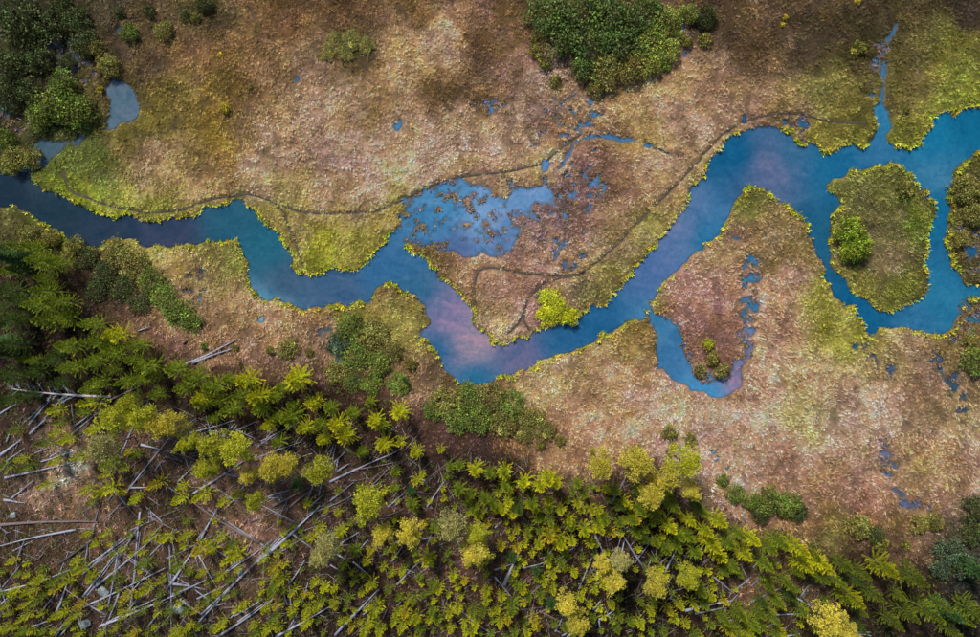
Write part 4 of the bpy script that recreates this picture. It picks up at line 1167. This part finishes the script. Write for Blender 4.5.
# ------------------------------------------------------------------ the dead fallen spruce on the left and the bleached snag at lower right
def dead_tree(base, tip, r, nbr, label, seed, twig, spread=1.6):
    g = np.random.default_rng(seed)
    za = float(zat(*base)) + r * .8; zb = float(zat(*tip)) + 0.9
    A = np.array([wx(base[0], za), wy(base[1], za), za]); B = np.array([wx(tip[0], zb), wy(tip[1], zb), zb])
    e = bpy.data.objects.new('dead_tree', None)
    e.location = A
    e['category'] = 'dead tree'; e['label'] = label
    link(e)
    t = bpy.data.objects.new('trunk', log_mesh(np.zeros(3), B - A, r, seed, 'trunk', 3)); link(t, e)
    t.color = (*[float(v) for v in alb((176, 172, 176))], 1)
    D = B - A; L = np.linalg.norm(D); d = D / L
    sd = unit(np.cross(d, [0, 0, 1.0]))
    for q in range(nbr):
        s_ = 0.30 + 0.68 * (q + g.random()) / nbr
        sgn = 1 if q % 2 else -1
        p = D * s_
        dd = unit(d * g.uniform(0.4, 1.0) + sd * sgn * g.uniform(0.5, 1.2) + np.array([0, 0, g.uniform(0.0, .6)]))
        l = spread * (1.15 - 0.7 * s_) * g.uniform(0.7, 1.4)
        tb = Tubes()
        P = p + dd * (np.linspace(0, 1, 4) * l)[:, None] + g.normal(0, .03, (4, 3))
        tb.add(P, np.linspace(0.05, 0.012, 4), 5)
        for _ in range(twig):
            k_ = g.uniform(.35, 1.0)
            d2 = unit(dd + g.normal(0, .6, 3))
            q0 = p + dd * l * k_
            tb.add(np.array([q0, q0 + d2 * .2, q0 + d2 * g.uniform(.35, .6)]), np.array([.028, .022, .008]), 4)
        br = bpy.data.objects.new('branch', tb.mesh('branch', M_bark)); link(br, e)
        br.color = (*[float(v) for v in alb((170, 184, 190))], 1)
    return e
dead_tree((111, 397), (12, 389), 0.28, 20, 'pale lichen-grey dead spruce lying level in the dark wood at left', 41, 14, 2.2)
dead_tree((850, 624), (872, 648), 0.30, 12, 'bleached dead tree with bare branches beside the lower right yellow pines', 42, 6, 2.6)

# ------------------------------------------------------------------ boulders
def boulder(px, py, w, d, h, label, seed, rot):
    g = np.random.default_rng(seed)
    n, m = 7, 10
    V = []
    for i in range(n + 1):
        th = math.pi * i / n
        for j in range(m):
            ph = 6.2832 * j / m
            v = np.array([math.sin(th) * math.cos(ph), math.sin(th) * math.sin(ph), math.cos(th)])
            v = np.sign(v) * np.abs(v) ** 0.5
            V.append(v * (1 + g.normal(0, .11)) * np.array([w, d, h]) * .5)
    V = np.array(V)
    V[:m] = V[:m].mean(0); V[-m:] = V[-m:].mean(0)
    c, s_ = math.cos(rot), math.sin(rot)
    V[:, :2] = V[:, :2] @ np.array([[c, s_], [-s_, c]])
    F = [(i * m + j, (i + 1) * m + j, (i + 1) * m + (j + 1) % m, i * m + (j + 1) % m) for i in range(n) for j in range(m)]
    o = bpy.data.objects.new('boulder', mesh_from('boulder', V, np.array(F), None, M_rock))
    o.location = (wx(px), wy(py), float(zat(px, py)) + h * 0.06)
    o['category'] = 'rock'; o['label'] = label
    link(o)
boulder(87, 623, 2.0, 1.5, 1.2, 'pale bluish angular boulder among logs near the lower left corner', 1, 0.5)
boulder(242, 571, 0.95, 1.2, 0.8, 'small round blue-grey stone beside the thick silver log', 2, 0.1)
boulder(15, 515, 1.2, 1.1, 0.6, 'round grey stone at the left edge of the straw clearing', 3, 0.3)
boulder(105, 591, 1.5, 2.2, 0.8, 'flat grey-green rock under crossing logs', 4, 0.8)
boulder(180, 608, 2.0, 1.9, 0.8, 'broad dull grey rock under the crossed logs', 5, 0.2)

# ------------------------------------------------------------------ labels that single each plant and log out
LM = [('the pale angular boulder', 87, 623), ('the small round blue-grey stone', 242, 571), ('the straw clearing at left', 72, 488), ('the pale dead spruce at left', 66, 393), ('the V of pale trunks', 612, 495),
      ('the greyest pine crown', 326, 551), ('the paired logs near the bank', 212, 354), ('the large yellow pine crown', 478, 556), ('the lowest bend of the river', 475, 386), ('the lower left corner', 0, 637), ('the lower right corner', 980, 637),
      ('the bottom edge centre', 490, 637), ('the bare forest-edge gap', 430, 455), ('the bleached decaying log', 512, 568), ('the long upright log', 170, 592), ('the thick blue-grey log', 274, 545), ('the paired right-hand logs', 708, 608),
      ('the dark willow row', 765, 503), ('the T-shaped pair of logs', 803, 598), ('the bleached dead tree', 860, 634), ('the lone round shrub', 288, 348), ('the yellow bush in the meander', 555, 305), ('the bush on the island', 853, 238), ('the big willow grove', 600, 40),
      ('the teardrop pond', 122, 105), ('the horseshoe pool', 705, 388), ('the thicket on the left bank', 150, 285), ('the pale blue pool', 470, 220), ('the narrow inlet', 884, 90), ('the upper left corner', 0, 0), ('the large round bush upper left', 57, 105),
      ('the twin yellow pines', 278, 468), ('the broken dark log', 75, 478), ('the left edge of the picture', 0, 320), ('the shrubby point below the river', 360, 350), ('the thicket above the forest', 490, 412), ('the right edge bush', 976, 360), ('the palest straw patch', 740, 430),
      ('the long curved log', 545, 583), ('the leaning yellow pines', 640, 464), ('the dark gap lower right', 930, 590)]
ORD = ['nearest', 'second nearest', 'third nearest', 'fourth nearest', 'fifth nearest', 'sixth nearest', 'seventh nearest', 'eighth nearest', 'ninth nearest', 'tenth nearest', 'eleventh nearest', 'twelfth nearest', 'thirteenth nearest', 'fourteenth nearest', 'fifteenth nearest']
buckets = {}
for th in THINGS:
    o, d, x, y, kd = th
    best = min(LM, key=lambda m: (m[1] - x) ** 2 + (m[2] - y) ** 2)
    dx, dy = x - best[1], y - best[2]
    dist = math.hypot(dx, dy)
    if dist < 9: rel = 'at'
    elif abs(dx) > abs(dy): rel = 'right of' if dx > 0 else 'left of'
    else: rel = 'below' if dy > 0 else 'above'
    buckets.setdefault((d, rel, best[0]), []).append((dist, o))
for (d, rel, lm), L in buckets.items():
    L.sort(key=lambda q: q[0])
    for i, (_, o) in enumerate(L):
        o['label'] = f'{d} {rel} {lm}' if len(L) == 1 else f'{d}, {ORD[min(i, 14)]} {rel} {lm}'
print('things', len(THINGS), 'objects', len(bpy.data.objects))
assert max(len(L) for L in buckets.values()) <= 15, max(len(L) for L in buckets.values())
